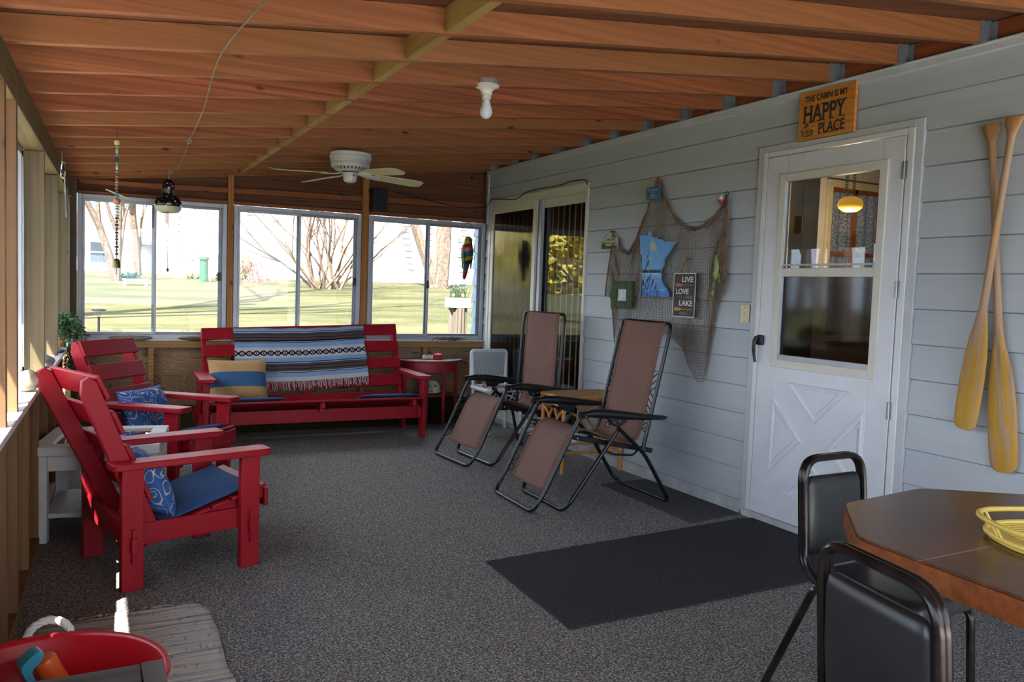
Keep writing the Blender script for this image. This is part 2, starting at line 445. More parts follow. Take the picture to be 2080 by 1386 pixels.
# core
for (a, b) in ((Y0, SDOOR[0]), (SDOOR[1], PATIO[0]), (PATIO[1], WEND)): m.box(0.001, 0.12, a, b, 0, ZT)
m.box(0.001, 0.12, SDOOR[0], SDOOR[1], SDOOR[3], ZT); m.box(0.001, 0.12, PATIO[0], PATIO[1], PATIO[3], ZT); m.box(0.001, 0.12, PATIO[0], PATIO[1], 0, PATIO[2])
def laprow(m, ya, yb, z0, z1, f0, f1):
    # wedge: thick at the lower edge
    xa = -0.014 + 0.012 * f0; xb = -0.014 + 0.012 * f1
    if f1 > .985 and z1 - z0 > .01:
        z1 -= 0.004                            # dark strip coloured in as shadow line and grime under the lap above
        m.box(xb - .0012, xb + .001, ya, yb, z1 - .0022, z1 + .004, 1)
    m.add([(xa,ya,z0),(xa,yb,z0),(xb,yb,z1),(xb,ya,z1),(0.002,ya,z0),(0.002,yb,z0),(0.002,yb,z1),(0.002,ya,z1)],
          [(0,3,2,1),(4,5,6,7),(0,1,5,4),(3,7,6,2),(0,4,7,3),(1,2,6,5)])
k = 0
while True:
    z1 = ZT - LAP * k; z0 = ZT - LAP * (k + 1)
    if z1 <= 0.10: break
    z0 = max(z0, 0.06)
    cuts = sorted({z0, z1} | {z for z in (PATIO[2], PATIO[3], SDOOR[3]) if z0 < z < z1})
    for a, b in zip(cuts, cuts[1:]):
        zm = (a + b) / 2; holes = []
        if PATIO[2] < zm < PATIO[3]: holes.append(PATIO[:2])
        if zm < SDOOR[3]: holes.append(SDOOR[:2])
        ys = [Y0]
        for h in sorted(holes): ys += [h[0], h[1]]
        ys.append(WEND)
        for j in range(0, len(ys), 2):
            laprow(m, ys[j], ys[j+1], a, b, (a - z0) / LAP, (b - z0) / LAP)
    k += 1
struct(m.build('wall_right', [M_SIDE, plain('lap_shadow_grime', rgb(122,126,130), .8, var=.15, scale=3)], angle=20), 'pale grey painted lap siding of the house wall', 'wall')
m = MB(); m.box(-.026, -.001, Y0, WEND, 2.418, 2.452); m.box(-.034, -.001, Y0, WEND, 2.450, 2.463)
struct(m.build('trim_1', M_TRIM, bevel=.004), 'pale grey trim strip under the rafters along the house wall', 'trim')
m = MB(); m.box(-.03, -.0125, 7.31, 7.372, 1.94, 2.44); m.box(-.03, .0, 7.345, 7.376, 1.94, 2.44)
struct(m.build('trim_2', M_TRIM, bevel=.003), 'short pale grey corner board at the far end of the house wall', 'trim')
# base board with its ledge
M_BASE = plain('scuffed_base_paint', rgb(176,178,178), 0.6, var=0.09, scale=7)
m = MB()
for a, b in ((Y0, 2.574), (3.646, 5.5), (7.3, WEND)): m.box(-.022, -.0, a, b, 0.0, 0.075); m.box(-.034, -.0, a, b, 0.0, .022)
struct(m.build('baseboard_right', M_BASE, bevel=.004), 'scuffed grey base board along the house wall', 'baseboard')
struct(MB().box(-.045, 0.12, 2.60, 3.62, 0.0, 0.042).build('trim_3', M_BASE, bevel=.006), 'worn threshold below the white storm door', 'trim')

# ------------------------------------------------------------------ storm door
m = MB()                                                    # casing
m.box(-.030, .12, 3.565, 3.60, 0.04, 2.148); m.box(-.030, .12, 2.617, 2.655, 0.04, 2.148); m.box(-.030, .12, 2.655, 3.565, 2.118, 2.148)
dr = struct(m.build('trim_4', M_WHITE, bevel=.004), 'white painted casing around the storm door', 'trim')
m = MB(); m.box(-.022, .12, 3.60, 3.646, 0.0, 2.186); m.box(-.022, .12, 2.574, 2.617, 0.0, 2.186); m.box(-.022, .12, 2.617, 3.60, 2.148, 2.186)
struct(m.build('trim_12', M_TRIM, bevel=.003), 'pale grey outer trim boards around the white door casing', 'trim')
door = thing('door_1', 'white storm door with a two-part window and raised triangles below', 'door', (0, 3.562, 0.045), 0, None, WALL_R); door['kind'] = 'structure'
DW, DH = 0.90, 2.07     # local x 0..DW, y 0..DH
wx0, wx1, wy0, wy1 = 0.155, 0.770, 0.914, 1.920
m = MB()
m.box(0.0, wx0, 0, DH, 0, .030); m.box(wx1, DW, 0, DH, 0, .030); m.box(wx0, wx1, 0, wy0, 0, .030); m.box(wx0, wx1, wy1, DH, 0, .030)
m.build('door_panel', M_DOOR, door, bevel=.004)
m = MB(); fw = .045
for a in ((wx0-fw, wx0, wy0-fw, wy1+fw), (wx1, wx1+fw, wy0-fw, wy1+fw), (wx0, wx1, wy0-fw, wy0), (wx0, wx1, wy1, wy1+fw)): m.box(a[0], a[1], a[2], a[3], .028, .040)
m.box(wx0, wx1, 1.385, 1.433, .018, .038)
gf = m.build('window_frame', M_VINYL, door, bevel=.003)
MB().box(wx0, wx1, 1.433, wy1, .016, .020).build('pane', M_DGLASS, gf)
MB().box(wx0, wx1, wy0, 1.385, .010, .014).build('screen', glass('door_screen', (.27,.27,.28,1), .06, 1.6), gf)
m = MB(); m.box(wx0, wx1, wy0, wy0 + .028, .012, .034); m.box(wx0, wx1, 1.446, 1.456, .012, .03)
m.build('screen_rail', M_ALU, gf)
MB().box(0.004, DW - .004, 0.0, 0.082, .028, .037).build('kick_plate', M_DOOR, door, bevel=.003)
def tri(name, pts, inset):
    c = (sum(p[0] for p in pts)/3, sum(p[1] for p in pts)/3)
    m = MB(); fs = []
    levels = [(1.0, .0295), (0.95, .0445), (0.80, .0425), (0.74, .0315), (0.66, .0315), (0.62, .037)]
    rings = [[(c[0] + (p[0]-c[0]) * s, c[1] + (p[1]-c[1]) * s, z) for p in pts] for s, z in levels]
    for a, b in zip(rings, rings[1:]):
        for i in range(3): m.quad(a[i], a[(i+1)%3], b[(i+1)%3], b[i])
    m.add(rings[-1], [(0,1,2)])
    return m.build(name, M_DOOR, door, angle=8)
X = lambda y: 3.562 - y
for pts in ([(X(3.312), .792), (X(3.105), .593), (X(2.890), .792)],
            [(X(3.413), .693), (X(3.42), .258), (X(3.197), .475)],
            [(X(2.806), .693), (X(3.005), .475), (X(2.80), .258)],
            [(X(3.322), .155), (X(2.90), .155), (X(3.107), .357)]): tri('triangle_molding', pts, .02)
# handle
h = MB(); h.box(.0, .050, .985, 1.045, .030, .052)
hh = h.build('handle', M_BLACK, door, bevel=.008)
MB().tube(smooth_path([(.012,1.03,.055),(.010,1.0,.072),(.008,.95,.070),(.010,.885,.058)], 5), [.013]*6+[.011]*5+[.008]*5, 8).build('lever', M_BLACK, hh)
for zz in (1.945-.045, 1.367-.045, .772-.045):
    m = MB()
    for k in range(4): m.lathe([(.0065,0),(.0065,.020)], (DW + .004, zz - .042 + k * .0215, .036), 10, Matrix.Rotation(-PI/2, 3, 'X'))
    m.box(DW - .012, DW + .018, zz - .042, zz + .044, .029, .0315)
    m.build('hinge', M_GALV, door)
# switch beside the door
sw = thing('light_switch', 'ivory switch plate on the siding left of the storm door', 'switch', (-.013, 3.735, 1.150), 0, None, WALL_R)
M_IVORY = plain('ivory_plastic', rgb(208,198,166), 0.4, var=0.02)
MB().box(0, .072, 0, .112, -.004, .006).build('cover_plate', M_IVORY, sw, bevel=.003)
m = MB(); m.box(.031, .041, .046, .066, .004, .010); m.box(.033, .039, .056, .064, .008, .018); m.build('toggle', M_IVORY, sw, bevel=.002)
M_SCREW = plain('screw_brown', rgb(120,104,80), .4, .5)
for yy in (.018, .094): MB().lathe([(.0035,0),(.0035,.0075)], (.036, yy, 0), 8).build('screw', M_SCREW, sw)

# ------------------------------------------------------------------ patio door
pd = thing('door_2', 'cream sliding patio door with vertical blinds behind its glass', 'door', (0.0, 7.30, 0.055), 0, None, WALL_R); pd['kind'] = 'structure'
W = 1.80; H = 2.10
m = MB(); m.box(0, .045, 0, H, -.07, .022); m.box(W-.032, W, 0, H, -.07, .022); m.box(.045, W-.032, H-.05, H, -.07, .022); m.box(.045, W-.032, 0, .03, -.07, .03)
m.box(-.03, W+.012, H - .004, H + .016, -.01, .028)
m.build('outer_frame', M_VINYL, pd, bevel=.004)
def slider(x0, x1, z0, z1, st, name, gm, top=.075, bot=.09):
    m = MB(); m.box(x0, x0+st, .03, H-.05, z0, z1); m.box(x1-st, x1, .03, H-.05, z0, z1); m.box(x0+st, x1-st, H-.05-top, H-.05, z0, z1); m.box(x0+st, x1-st, .03, .03+bot, z0, z1)
    f = m.build(name, M_VINYL, pd, bevel=.004)
    MB().box(x0+st, x1-st, .03+bot, H-.05-top, (z0+z1)/2-.003, (z0+z1)/2+.003).build('pane', gm, f); return f
sl = slider(.045, .955, -.012, .016, .058, 'sliding_sash', M_GLASS)
sl2 = slider(.905, W-.032, -.060, -.028, .055, 'fixed_sash', M_DGLASS)
MB().box(.10, .90, .12, H-.12, .0035, .0055).build('screen', M_SCREEN, sl)
MB().box(.915, .937, .80, 1.02, .016, .040).build('handle', M_ALUD, sl, bevel=.005)
MB().box(.985, 1.03, .03, H-.05, -.030, .004).build('stile', M_ALU, pd, bevel=.004)
M_BLIND = plain('blind_fabric', rgb(206,194,164), 0.8, var=0.04)
bl = MB(); 
for k in range(19):
    x = .06 + k * .094; a = math.radians(28)
    bl2 = MB(); c = math.cos(a) * .047; s = math.sin(a) * .047
    bl2.grid(lambda u, v: V(x + c * (2*u-1), .04 + (H-.12) * v, -.135 + s * (2*u-1) + .008 * math.sin(PI*u)), 4, 1)
    b = bl2.build('blind_slat', M_BLIND, pd, solid=.0015)
# dim room behind the patio door
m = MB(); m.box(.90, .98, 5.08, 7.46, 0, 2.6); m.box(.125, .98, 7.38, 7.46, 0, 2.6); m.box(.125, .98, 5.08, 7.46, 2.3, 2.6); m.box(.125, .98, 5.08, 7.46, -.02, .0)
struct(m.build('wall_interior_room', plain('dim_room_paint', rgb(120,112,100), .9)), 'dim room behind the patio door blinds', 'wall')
# ------------------------------------------------------------------ room behind the storm door
M_INW = plain('interior_wall_paint', rgb(178,178,178), 0.8, var=0.02)
m = MB(); yi = 5.0
m.box(.125, 2.12, yi, yi+.08, 0, 2.6); m.box(2.12, 3.2, yi, yi+.08, 2.28, 2.6); m.box(2.12, 3.2, yi, yi+.08, 0, 1.0); m.box(3.2, 4.4, yi, yi+.08, 0, 2.6)
struct(m.build('wall_interior', M_INW), 'grey wall seen inside the house through the storm door', 'wall')
struct(MB().box(4.32, 4.4, 1.4, 5.0, 0, 2.6).build('wall_interior_side', M_INW), 'far grey side wall inside the house', 'wall')
struct(MB().box(.125, 4.4, 1.4, 1.48, 0, 2.6).build('wall_interior_near', M_INW), 'near grey wall inside the house', 'wall')
struct(MB().box(.125, 4.4, 1.4, 5.08, 2.6, 2.66).build('ceiling_interior', plain('interior_ceiling', rgb(120,120,120), .9)), 'ceiling inside the house', 'ceiling')
struct(MB().box(.125, 4.4, 1.4, 5.08, -.02, 0.02).build('floor_interior', plain('interior_floor', rgb(70,60,52), .7)), 'floor inside the house', 'floor')
iw = thing('window_4', 'brown muntin window with lace curtains inside the house', 'window', (2.12, yi, 1.0), 0, None, WALL_B); iw['kind'] = 'structure'
M_MUNT = wood('brown_muntin_wood', rgb(110,58,28), rgb(136,76,38), 'Z', .5, knots=False)
m = MB(); 
for a in ((-.06,0,-.05,1.34),(1.08,1.14,-.05,1.34),(0,1.08,1.28,1.34),(0,1.08,-.05,0)): m.box(a[0],a[1],a[2],a[3],0,.03)
m.build('casing', plain('cream_casing', rgb(180,176,154), .5), iw, bevel=.004)
m = MB()
for x in (0, .30, .62, .80, 1.05): m.box(x, x+.035, 0, 1.28, -.03, 0)
for y in (0, .40, .70, 1.245): m.box(0, 1.08, y, y+.035, -.03, 0)
m.build('muntin', M_MUNT, iw)
def lace():
    t = NT('lace'); n = t.noise(t.coord(scale=(20,20,6)), 3.0, 4.0); t.n.remove(t.bsdf)
    d = t.new('BsdfDiffuse'); t.link(t.ramp(n, [(.4, rgb(66,70,78)), (.6, rgb(140,146,156))]), d.inputs[0]); tr = t.new('BsdfTranslucent'); tr.inputs[0].default_value = rgb(90,94,100)
    mx = t.new('MixShader'); mx.inputs[0].default_value = .25; t.link(d.outputs[0], mx.inputs[1]); t.link(tr.outputs[0], mx.inputs[2]); t.link(mx.outputs[0], t.out.inputs[0]); return t.mat
MB().grid(lambda u, v: V(1.08*u, 1.28*v, -.05 + .012*math.sin(u*60)), 90, 1).build('curtain', lace(), iw)
lamp = thing('hanging_lamp', 'glowing amber glass lamp on chains inside the house', 'lamp', (1.60, 4.35, 1.965), 0)
t = NT('amber_glass'); t.bsdf.inputs['Emission Color'].default_value = rgb(255,190,70); t.bsdf.inputs['Emission Strength'].default_value = 0.30; t.base(rgb(220,170,84)); M_AMBER = t.set(.3)
MB().lathe([(.02,.018),(.05,.02),(.085,.045),(.094,.072),(.08,.11),(.045,.13)], (0,0,0), 28).build('lamp_shade', M_AMBER, lamp)
for sx in (-.05, .03):
    m = MB()
    for k in range(26): m.tube(arc((sx, 0, .135+k*.0185), .0125, 0, 2*PI*11/12, 11, (1,0,0) if k%2 else (0,1,0), (0,0,1)), .003, 5, True)
    m.build('chain', M_GALV, lamp)
lt = bpy.data.lights.new('lamp_light', 'POINT'); lt.energy = 22; lt.color = (1,.72,.4); lt.shadow_soft_size = .1
lo = bpy.data.objects.new('lamp_light', lt); C.objects.link(lo); lo.location = (1.60, 4.35, 1.90)
# inner door jamb with its brass hinge
m = MB(); m.box(.16, .28, 3.45, 3.56, .02, 2.16); 
j = struct(m.build('trim_5', plain('inner_jamb_paint', rgb(176,172,156), .5)), 'inner door jamb behind the storm door glass', 'trim')
ih = thing('door_hinge', 'brass hinge on the inner jamb behind the storm door glass', 'hinge', (.158, 3.452, 1.69))
MB().box(-.004, .0, .0, .06, 0, .10).build('leaf', plain('brass', rgb(150,120,60), .3, .9), ih)
MB().lathe([(.006,0),(.006,.10)], (-.004, .0, 0), 10).build('pin', plain('brass_pin', rgb(176,150,90), .3, .9), ih)
di = thing('ornament', 'orange wooden tassel hanging behind the lower screen of the storm door', 'ornament', (.11, 3.31, 1.0))
MB().lathe([(.004,-.03),(.011,-.028),(.010,.0),(.007,.004),(.012,.01),(.011,.05),(.004,.056)], (0,0,0), 10).build('bead', plain('orange_bead', rgb(190,100,36), .4), di)
MB().tube([(0,0,.05),(0,0,.40)], .0015, 5).build('string', plain('white_string', rgb(190,190,186), .8), di)

# ------------------------------------------------------------------ back wall
WINS = [(-3.610, -2.472), (-2.417, -1.285), (-1.217, -0.012)]
WZ0, WZ1 = 0.786, 1.946
m = MB(); yb0, yb1 = 7.445, 7.47
m.box(-3.95, .12, yb0, yb1, 0, .78)
struct(m.build('wall_back', M_PLY, recenter=False), 'swirly grained plywood below the back windows', 'wall')
m = MB(); zt2 = .092
m.add([(-3.95,yb0,1.955),(.12,yb0,1.955),(.12,yb0,ZR(.12)+zt2),(-3.95,yb0,ZR(-3.95)+zt2),(-3.95,yb1,1.955),(.12,yb1,1.955),(.12,yb1,ZR(.12)+zt2),(-3.95,yb1,ZR(-3.95)+zt2)],
      [(0,1,2,3),(7,6,5,4),(0,4,5,1),(1,5,6,2),(2,6,7,3),(3,7,4,0)])
struct(m.build('wall_back_upper', M_DARKPLY), 'dark stained plywood above the back windows', 'wall')
def boardX(x0, x1, y0, y1, za, zb, zc, zd, mat, label, name='trim_6'):
    m = MB(); m.add([(x0,y0,za),(x1,y0,zb),(x1,y1,zb),(x0,y1,za),(x0,y0,zc),(x1,y0,zd),(x1,y1,zd),(x0,y1,zc)], [(0,3,2,1),(4,5,6,7),(0,1,5,4),(1,2,6,5),(2,3,7,6),(3,0,4,7)])
    return struct(m.build(name, mat, bevel=.003), label, 'board')
boardX(-3.60, 0.0, 7.395, 7.444, 2.022, 2.092, 2.062, 2.152, M_BAND, 'reddish brown crossboard above the back windows', 'trim_6')
boardX(-3.61, 0.0, 7.395, 7.444, 1.948, 1.958, 1.972, 1.995, M_BAND, 'thin reddish brown head strip on top of the back window frames', 'trim_7')
boardX(-3.66, 0.0, 7.365, 7.444, .712, .712, .772, .772, M_SILLP, 'horizontal wooden sill plate under the back windows', 'trim_8')
boardX(-3.655, -.01, 7.345, 7.40, .772, .772, .784, .784, M_WHITE, 'narrow white sill strip below the back windows', 'trim_9')
def post(x0, x1, z0, z1, label, mat=M_POST, y0=7.372, y1=7.444):
    return tag(MB().box(x0, x1, y0, y1, z0, z1).build('post', mat, bevel=.002), label, 'post', 'wall posts', 'structure')
post(-2.468, -2.421, .786, 2.20, 'wooden post between the left and middle back windows')
post(-1.281, -1.221, .786, 2.31, 'wooden post between the middle and right back windows')
post(-.008, .035, 0, 2.44, 'wooden corner post between the right back window and the house wall')
post(-3.655, -3.612, 0, 2.05, 'wooden corner post left of the left back window', M_STUD)
for x, lab in ((-3.066, 'short stud in the plywood below the left back window'), (-2.445, 'short stud below the post left of the striped blanket'), (-1.25, 'short stud hidden behind the red bench back'), (-.622, 'short stud behind the red half-round table')):
    post(x - .021, x + .021, 0, .712, lab, M_SILLP)
def window(n, x0, x1, label, latch_x, flip):
    w = thing('window_%d' % n, label, 'window', (x0, 7.40, WZ0), 0, None, WALL_B); w['kind'] = 'structure'
    W = x1 - x0; H = WZ1 - WZ0; f = .036
    m = MB(); m.box(0, f, 0, H, -.05, .020); m.box(W-f, W, 0, H, -.05, .020); m.box(f, W-f, H-f, H, -.05, .020); m.box(f, W-f, 0, f, -.05, .022)
    m.build('window_frame', M_ALU, w, bevel=.003)
    def sash(a, b, z, st, mat):
        m = MB(); m.box(a, a+st, f, H-f, z, z+.016); m.box(b-st, b, f, H-f, z, z+.016); m.box(a+st, b-st, H-f-.02, H-f, z, z+.016); m.box(a+st, b-st, f, f+.02, z, z+.016)
        s = m.build('sash', mat, w, bevel=.002)
        MB().box(a+st, b-st, f+.02, H-f-.02, z+.006, z+.010).build('pane', M_GLASS, s); return s
    mid = W * .5 + .012
    s1 = sash(f, mid, -.002 if not flip else -.026, .018, M_ALU); s2 = sash(mid - .034, W - f, -.026 if not flip else -.002, .030, M_ALUD)
    MB().box(latch_x - x0 - .013, latch_x - x0 + .013, .50, .575, .008, .028).build('latch', M_BLACK, s2, bevel=.003)
    return w
window(1, *WINS[0], 'left aluminium sliding window of the back wall, behind the black gourd lamp', -2.535, False)
window(2, *WINS[1], 'middle aluminium sliding window of the back wall, behind the striped blanket', -1.345, False)
window(3, *WINS[2], 'right aluminium sliding window of the back wall, behind the hanging parrot', -.617, False)

# ------------------------------------------------------------------ left wall
m = MB()
def sheet(m, y0, y1, z0, z1, off0, off1):
    m.add([(XL(y0)-off0,y0,z0),(XL(y1)-off0,y1,z0),(XL(y1)-off1,y1,z0),(XL(y0)-off1,y0,z0),(XL(y0)-off0,y0,z1),(XL(y1)-off0,y1,z1),(XL(y1)-off1,y1,z1),(XL(y0)-off1,y0,z1)],
          [(0,1,2,3),(7,6,5,4),(0,4,5,1),(1,5,6,2),(2,6,7,3),(3,7,4,0)])
    return m
M_LOWW = wood('low_wall_wood', rgb(108,76,42), rgb(130,96,58), 'Z', 0.65, grain=20, along=0.8)
struct(sheet(MB(), Y0, 7.36, 0, .76, .09, .11).build('wall_left', M_LOWW), 'brown boarded lower part of the left wall', 'wall')
struct(sheet(MB(), Y0, 7.36, .762, .788, -.022, .13).build('trim_10', plain('white_sill_paint', rgb(206,204,200), .5, var=.04), bevel=.004), 'white painted window sill along the left wall', 'sill')
struct(sheet(MB(), Y0, 7.36, 1.915, ZR(-3.70)-.002, -.004, .10).build('beam', M_BEAM, bevel=.004), 'greenish wooden beam carrying the rafters along the left wall', 'beam')
struct(sheet(MB(), Y0, 7.36, 0, .035, -.003, .09).build('baseboard_left', M_LOWW), 'bottom plate of the left wall', 'board')
def stud(y, z0, z1, t, label, mat=M_STUD, off0=0.0, off1=.089):
    m = sheet(MB(), y, y + t, z0, z1, off0, off1)
    return tag(m.build('stud', mat, bevel=.002), label, 'stud', 'left wall studs', 'structure')
stud(3.46, .0, 2.02, .038, 'tall reddish stud nearest the camera in the left wall, right board of the doubled pair', M_STUDR, -.006, .085)
stud(3.12, .0, 2.0, .038, 'tall reddish stud nearest the camera in the left wall, left board of the doubled pair', M_STUDR, -.006, .085)
stud(4.78, .788, 1.913, .038, 'broad sunlit stud on the left sill next to the doubled pair')
stud(5.84, .788, 1.913, .038, 'second sunlit stud on the left sill, before the ivy pot')
stud(7.02, .788, 1.913, .038, 'last stud on the left sill, behind the ivy pot')
for k, y in enumerate((3.95, 4.42, 4.95, 5.6, 6.3)):
    stud(y, .035, .760, .038, 'short stud under the left sill, %s from the doubled pair' % ORD[k], M_LOWW)
for y in (-1.5, -.2): stud(y, .035, 2.0, .038, 'stud of the left wall beside the camera')
struct(sheet(MB(), 7.06, 7.44, .79, 1.913, 0.0, .09).build('trim_11', M_STUD), 'wooden corner boards between the left wall and the back windows', 'board')
struct(sheet(MB(), 1.19, 1.98, .762, 1.913, .02, .09).build('sun_block_panel', M_LOWW), 'boarded panel added beside the camera to keep sun off the red tub', 'wall')  # added in place of a window, blocks direct sun on the tub
# left windows: outer frames with clear panes
for k, (a, b) in enumerate(((Y0+.1, -.17), (-.13, 1.19), (1.98, 3.1), (3.55, 4.77), (4.83, 5.83), (5.89, 7.0))):
    w = thing('window_%d' % (5 + k), 'aluminium window in the left wall, %s from the far corner' % ORD[5 - k], 'window', (0, 0, 0)); w['kind'] = 'structure'
    m = MB()
    sheet(m, a, a+.03, .79, 1.915, .095, .125); sheet(m, b-.03, b, .79, 1.915, .095, .125); sheet(m, a, b, .79, .82, .095, .125); sheet(m, a, b, 1.885, 1.915, .095, .125)
    m.build('window_frame', M_ALU, w)
    sheet(MB(), a+.03, b-.03, .82, 1.885, .108, .112).build('pane', M_GLASS, w)
# ------------------------------------------------------------------ outside
def lawnz(x, y):
    return interp([(-60, -.3), (6.5, .30), (8.0, .60), (9.0, .68), (20.0, 1.36), (30, 1.5), (80, 2.0)], y) + interp([(-40, -.9), (-6, -.12), (0, 0), (10, .08), (40, .2)], x) * interp([(0,0.3),(9,.3),(20,1),(40,1)], y)
def lawnmat():
    t = NT('lawn_grass'); v = t.coord(rand=False)
    a = t.noise(t.coord(scale=(.5,1.3,1), rand=False), 0.9, 5.0, .65); b = t.noise(t.coord(scale=(5, 16, 5), rand=False), 5.0, 3.0, .7)
    c = t.ramp(t.math('ADD', t.math('MULTIPLY', a, .55), t.math('MULTIPLY', b, .45)), [(0.34, rgb(36,42,18)), (0.48, rgb(62,62,38)), (0.62, rgb(84,79,58))])
    t.base(c); t.bump(b, .5, .03); return t.set(.95, 0, .1)
M_LAWN = lawnmat()
m = MB(); nu, nv = 60, 70
def lp(u, v):
    x = -45 + 100 * u; y = -30 + 110 * (v ** 1.25)
    if -4.4 < x < .1 and y < 7.6: pass
    return V(x, y, min(lawnz(x, y), -.10) if (-6.0 < x < 6.0 and y < 7.3) else lawnz(x, y))
m.grid(lp, 100, 110)
struct(m.build('lawn', M_LAWN, recenter=False), 'sunlit pale green lawn rising behind the porch', 'lawn')
def bouncemat():
    t = NT('bounce_ground'); v = t.coord(rand=False); t.base(t.ramp(t.noise(v, 3.0, 5.0), [(.3, rgb(208,207,204)), (.7, rgb(224,223,220))])); return t.set(.9, 0, .1)
m = MB(); m.box(-9.5, -3.98, -8, 7.2, -.09, -.05); m.box(-3.98, 3.0, -8, -1.86, -.09, -.05)
struct(m.build('bounce_paving', bouncemat()), 'unseen pale ground added outside the porch to bounce sunlight in', 'paving')  # out of view, added to throw sunlight up at ceiling and walls
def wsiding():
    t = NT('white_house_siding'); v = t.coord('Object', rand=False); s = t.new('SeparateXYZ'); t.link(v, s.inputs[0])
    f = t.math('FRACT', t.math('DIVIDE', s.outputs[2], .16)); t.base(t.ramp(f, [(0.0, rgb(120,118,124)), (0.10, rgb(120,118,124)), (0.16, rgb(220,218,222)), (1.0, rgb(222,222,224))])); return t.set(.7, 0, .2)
M_WS = wsiding(); M_ROOFB = plain('pinkish_brown_roof', rgb(100,70,66), .9, var=.1)
M_OUTW = plain('white_house_trim', rgb(226,226,226), .6, var=.01); M_WINDK = plain('dark_house_window', rgb(70,78,84), .2, var=.15)
# big white house
hs = thing('white_house', 'big white lap-sided house at the top of the lawn, behind the bare shrub', 'house', (-1.85, 20.0, 0.9))
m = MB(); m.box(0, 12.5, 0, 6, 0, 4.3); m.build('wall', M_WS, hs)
m = MB(); m.add([(-.35,-.45,4.2),(12.9,-.45,4.2),(12.9,3,6.3),(-.35,3,6.3),(-.35,6.4,4.2),(12.9,6.4,4.2)], [(0,1,2,3),(3,2,5,4),(0,3,4),(1,5,2)]); m.build('roof', M_ROOFB, hs)
MB().box(-.06, .10, -.06, .04, 0, 4.3).build('corner_board', M_OUTW, hs)
m = MB(); m.box(.38, 1.62, -.05, .02, .95, 2.05); m.build('door_panel', M_OUTW, hs, bevel=.02)
m = MB(); m.box(.30, .40, -.07, .02, .45, 2.12); m.box(.30, 1.70, -.07, .02, 2.02, 2.12); m.box(.38, 1.55, -.06, .02, 1.42, 1.46); m.build('door_frame', plain('grey_trim', rgb(150,146,148), .7), hs)
m = MB(); m.tube([(-.18,-.1,4.0),(-.18,-.1,1.6)], .07, 8); m.build('downspout', plain('brown_downspout', rgb(110,92,86), .7), hs)
m = MB(); m.box(-.42, .0, -.5, .1, 3.9, 4.2); m.build('eave', M_ROOFB, hs)
MB().box(0, 12.5, -.03, .0, 0, .75).build('foundation', M_OUTW, hs)
# left cottage and garage
ct = thing('cottage', 'small white cottage with a pinkish roof far behind the lawn', 'house', (-4.75, 30.5, .7))
MB().box(.4, 4.2, 0, 3, 0, 2.0).build('wall', M_OUTW, ct)
m = MB(); m.add([(.1,-.4,1.95),(4.4,-.4,1.95),(4.0,1.8,2.75),(.5,1.8,2.75),(.1,3.4,1.95),(4.4,3.4,1.95)], [(0,1,2,3),(3,2,5,4),(0,3,4),(1,5,2)]); m.build('roof', M_ROOFB, ct)
for x in (1.25, 2.65):
    f = MB().box(x-.04, x+.62, -.04, .02, .98, 1.72).build('window', M_OUTW, ct)
    m = MB(); m.box(x, x+.56, -.05, -.03, 1.38, 1.68); m.box(x, x+.56, -.05, -.03, 1.02, 1.33); m.build('pane', M_WINDK, f)
gg = thing('garage', 'white gabled garage between the cottage and the big white house', 'house', (-2.62, 26.5, .85))
m = MB(); m.prism([(0,0),(2.5,0),(2.5,1.9),(1.2,1.55),(0,1.2)], 0, 3, Matrix(((1,0,0,0),(0,0,1,0),(0,1,0,0),(0,0,0,1)))); m.build('wall', M_OUTW, gg)
m = MB(); m.beam((-.25,-.2,1.22),(1.35,-.2,1.72),.5,.12); m.beam((1.3,-.2,1.7),(2.6,-.2,2.1),.5,.12); m.build('roof', plain('brown_shingle', rgb(120,88,74), .9, var=.2), gg)
for x in (1.15,):
    f = MB().box(x-.05, x+.55, -.04, .0, .62, 1.20).build('window', M_OUTW, gg)
    m = MB(); m.box(x, x+.5, -.06, -.03, .94, 1.16); m.box(x, x+.5, -.06, -.03, .66, .88); m.build('pane', M_WINDK, f)
# trees -------------------------------------------------
M_BARK = plain('grey_brown_bark', rgb(96,82,70), .95, var=.2, scale=20); M_TWIG = plain('brown_twig', rgb(104,84,68), .95, var=.15)
def limb(m, p, d, ln, r, depth, spread=.5, gnarl=.18, kids=3, seg=5):
    pts = [V(p)]; rs = [r]; d = V(d).normalized()
    for i in range(seg):
        d = (d + V(random.uniform(-1,1), random.uniform(-1,1), random.uniform(-.6,.9)) * gnarl).normalized()
        pts.append(pts[-1] + d * ln / seg); rs.append(r * (1 - .55 * (i + 1) / seg))
    m.tube(pts, rs, 6 if r > .03 else 4)
    if depth > 0:
        for k in range(kids):
            i = random.randint(2, seg); q = pts[i]
            nd = (d + V(random.uniform(-1,1), random.uniform(-1,1), random.uniform(-.3,.8)) * spread).normalized()
            limb(m, q, nd, ln * random.uniform(.5,.75), rs[i] * .7, depth - 1, spread, gnarl, kids, max(3, seg - 1))
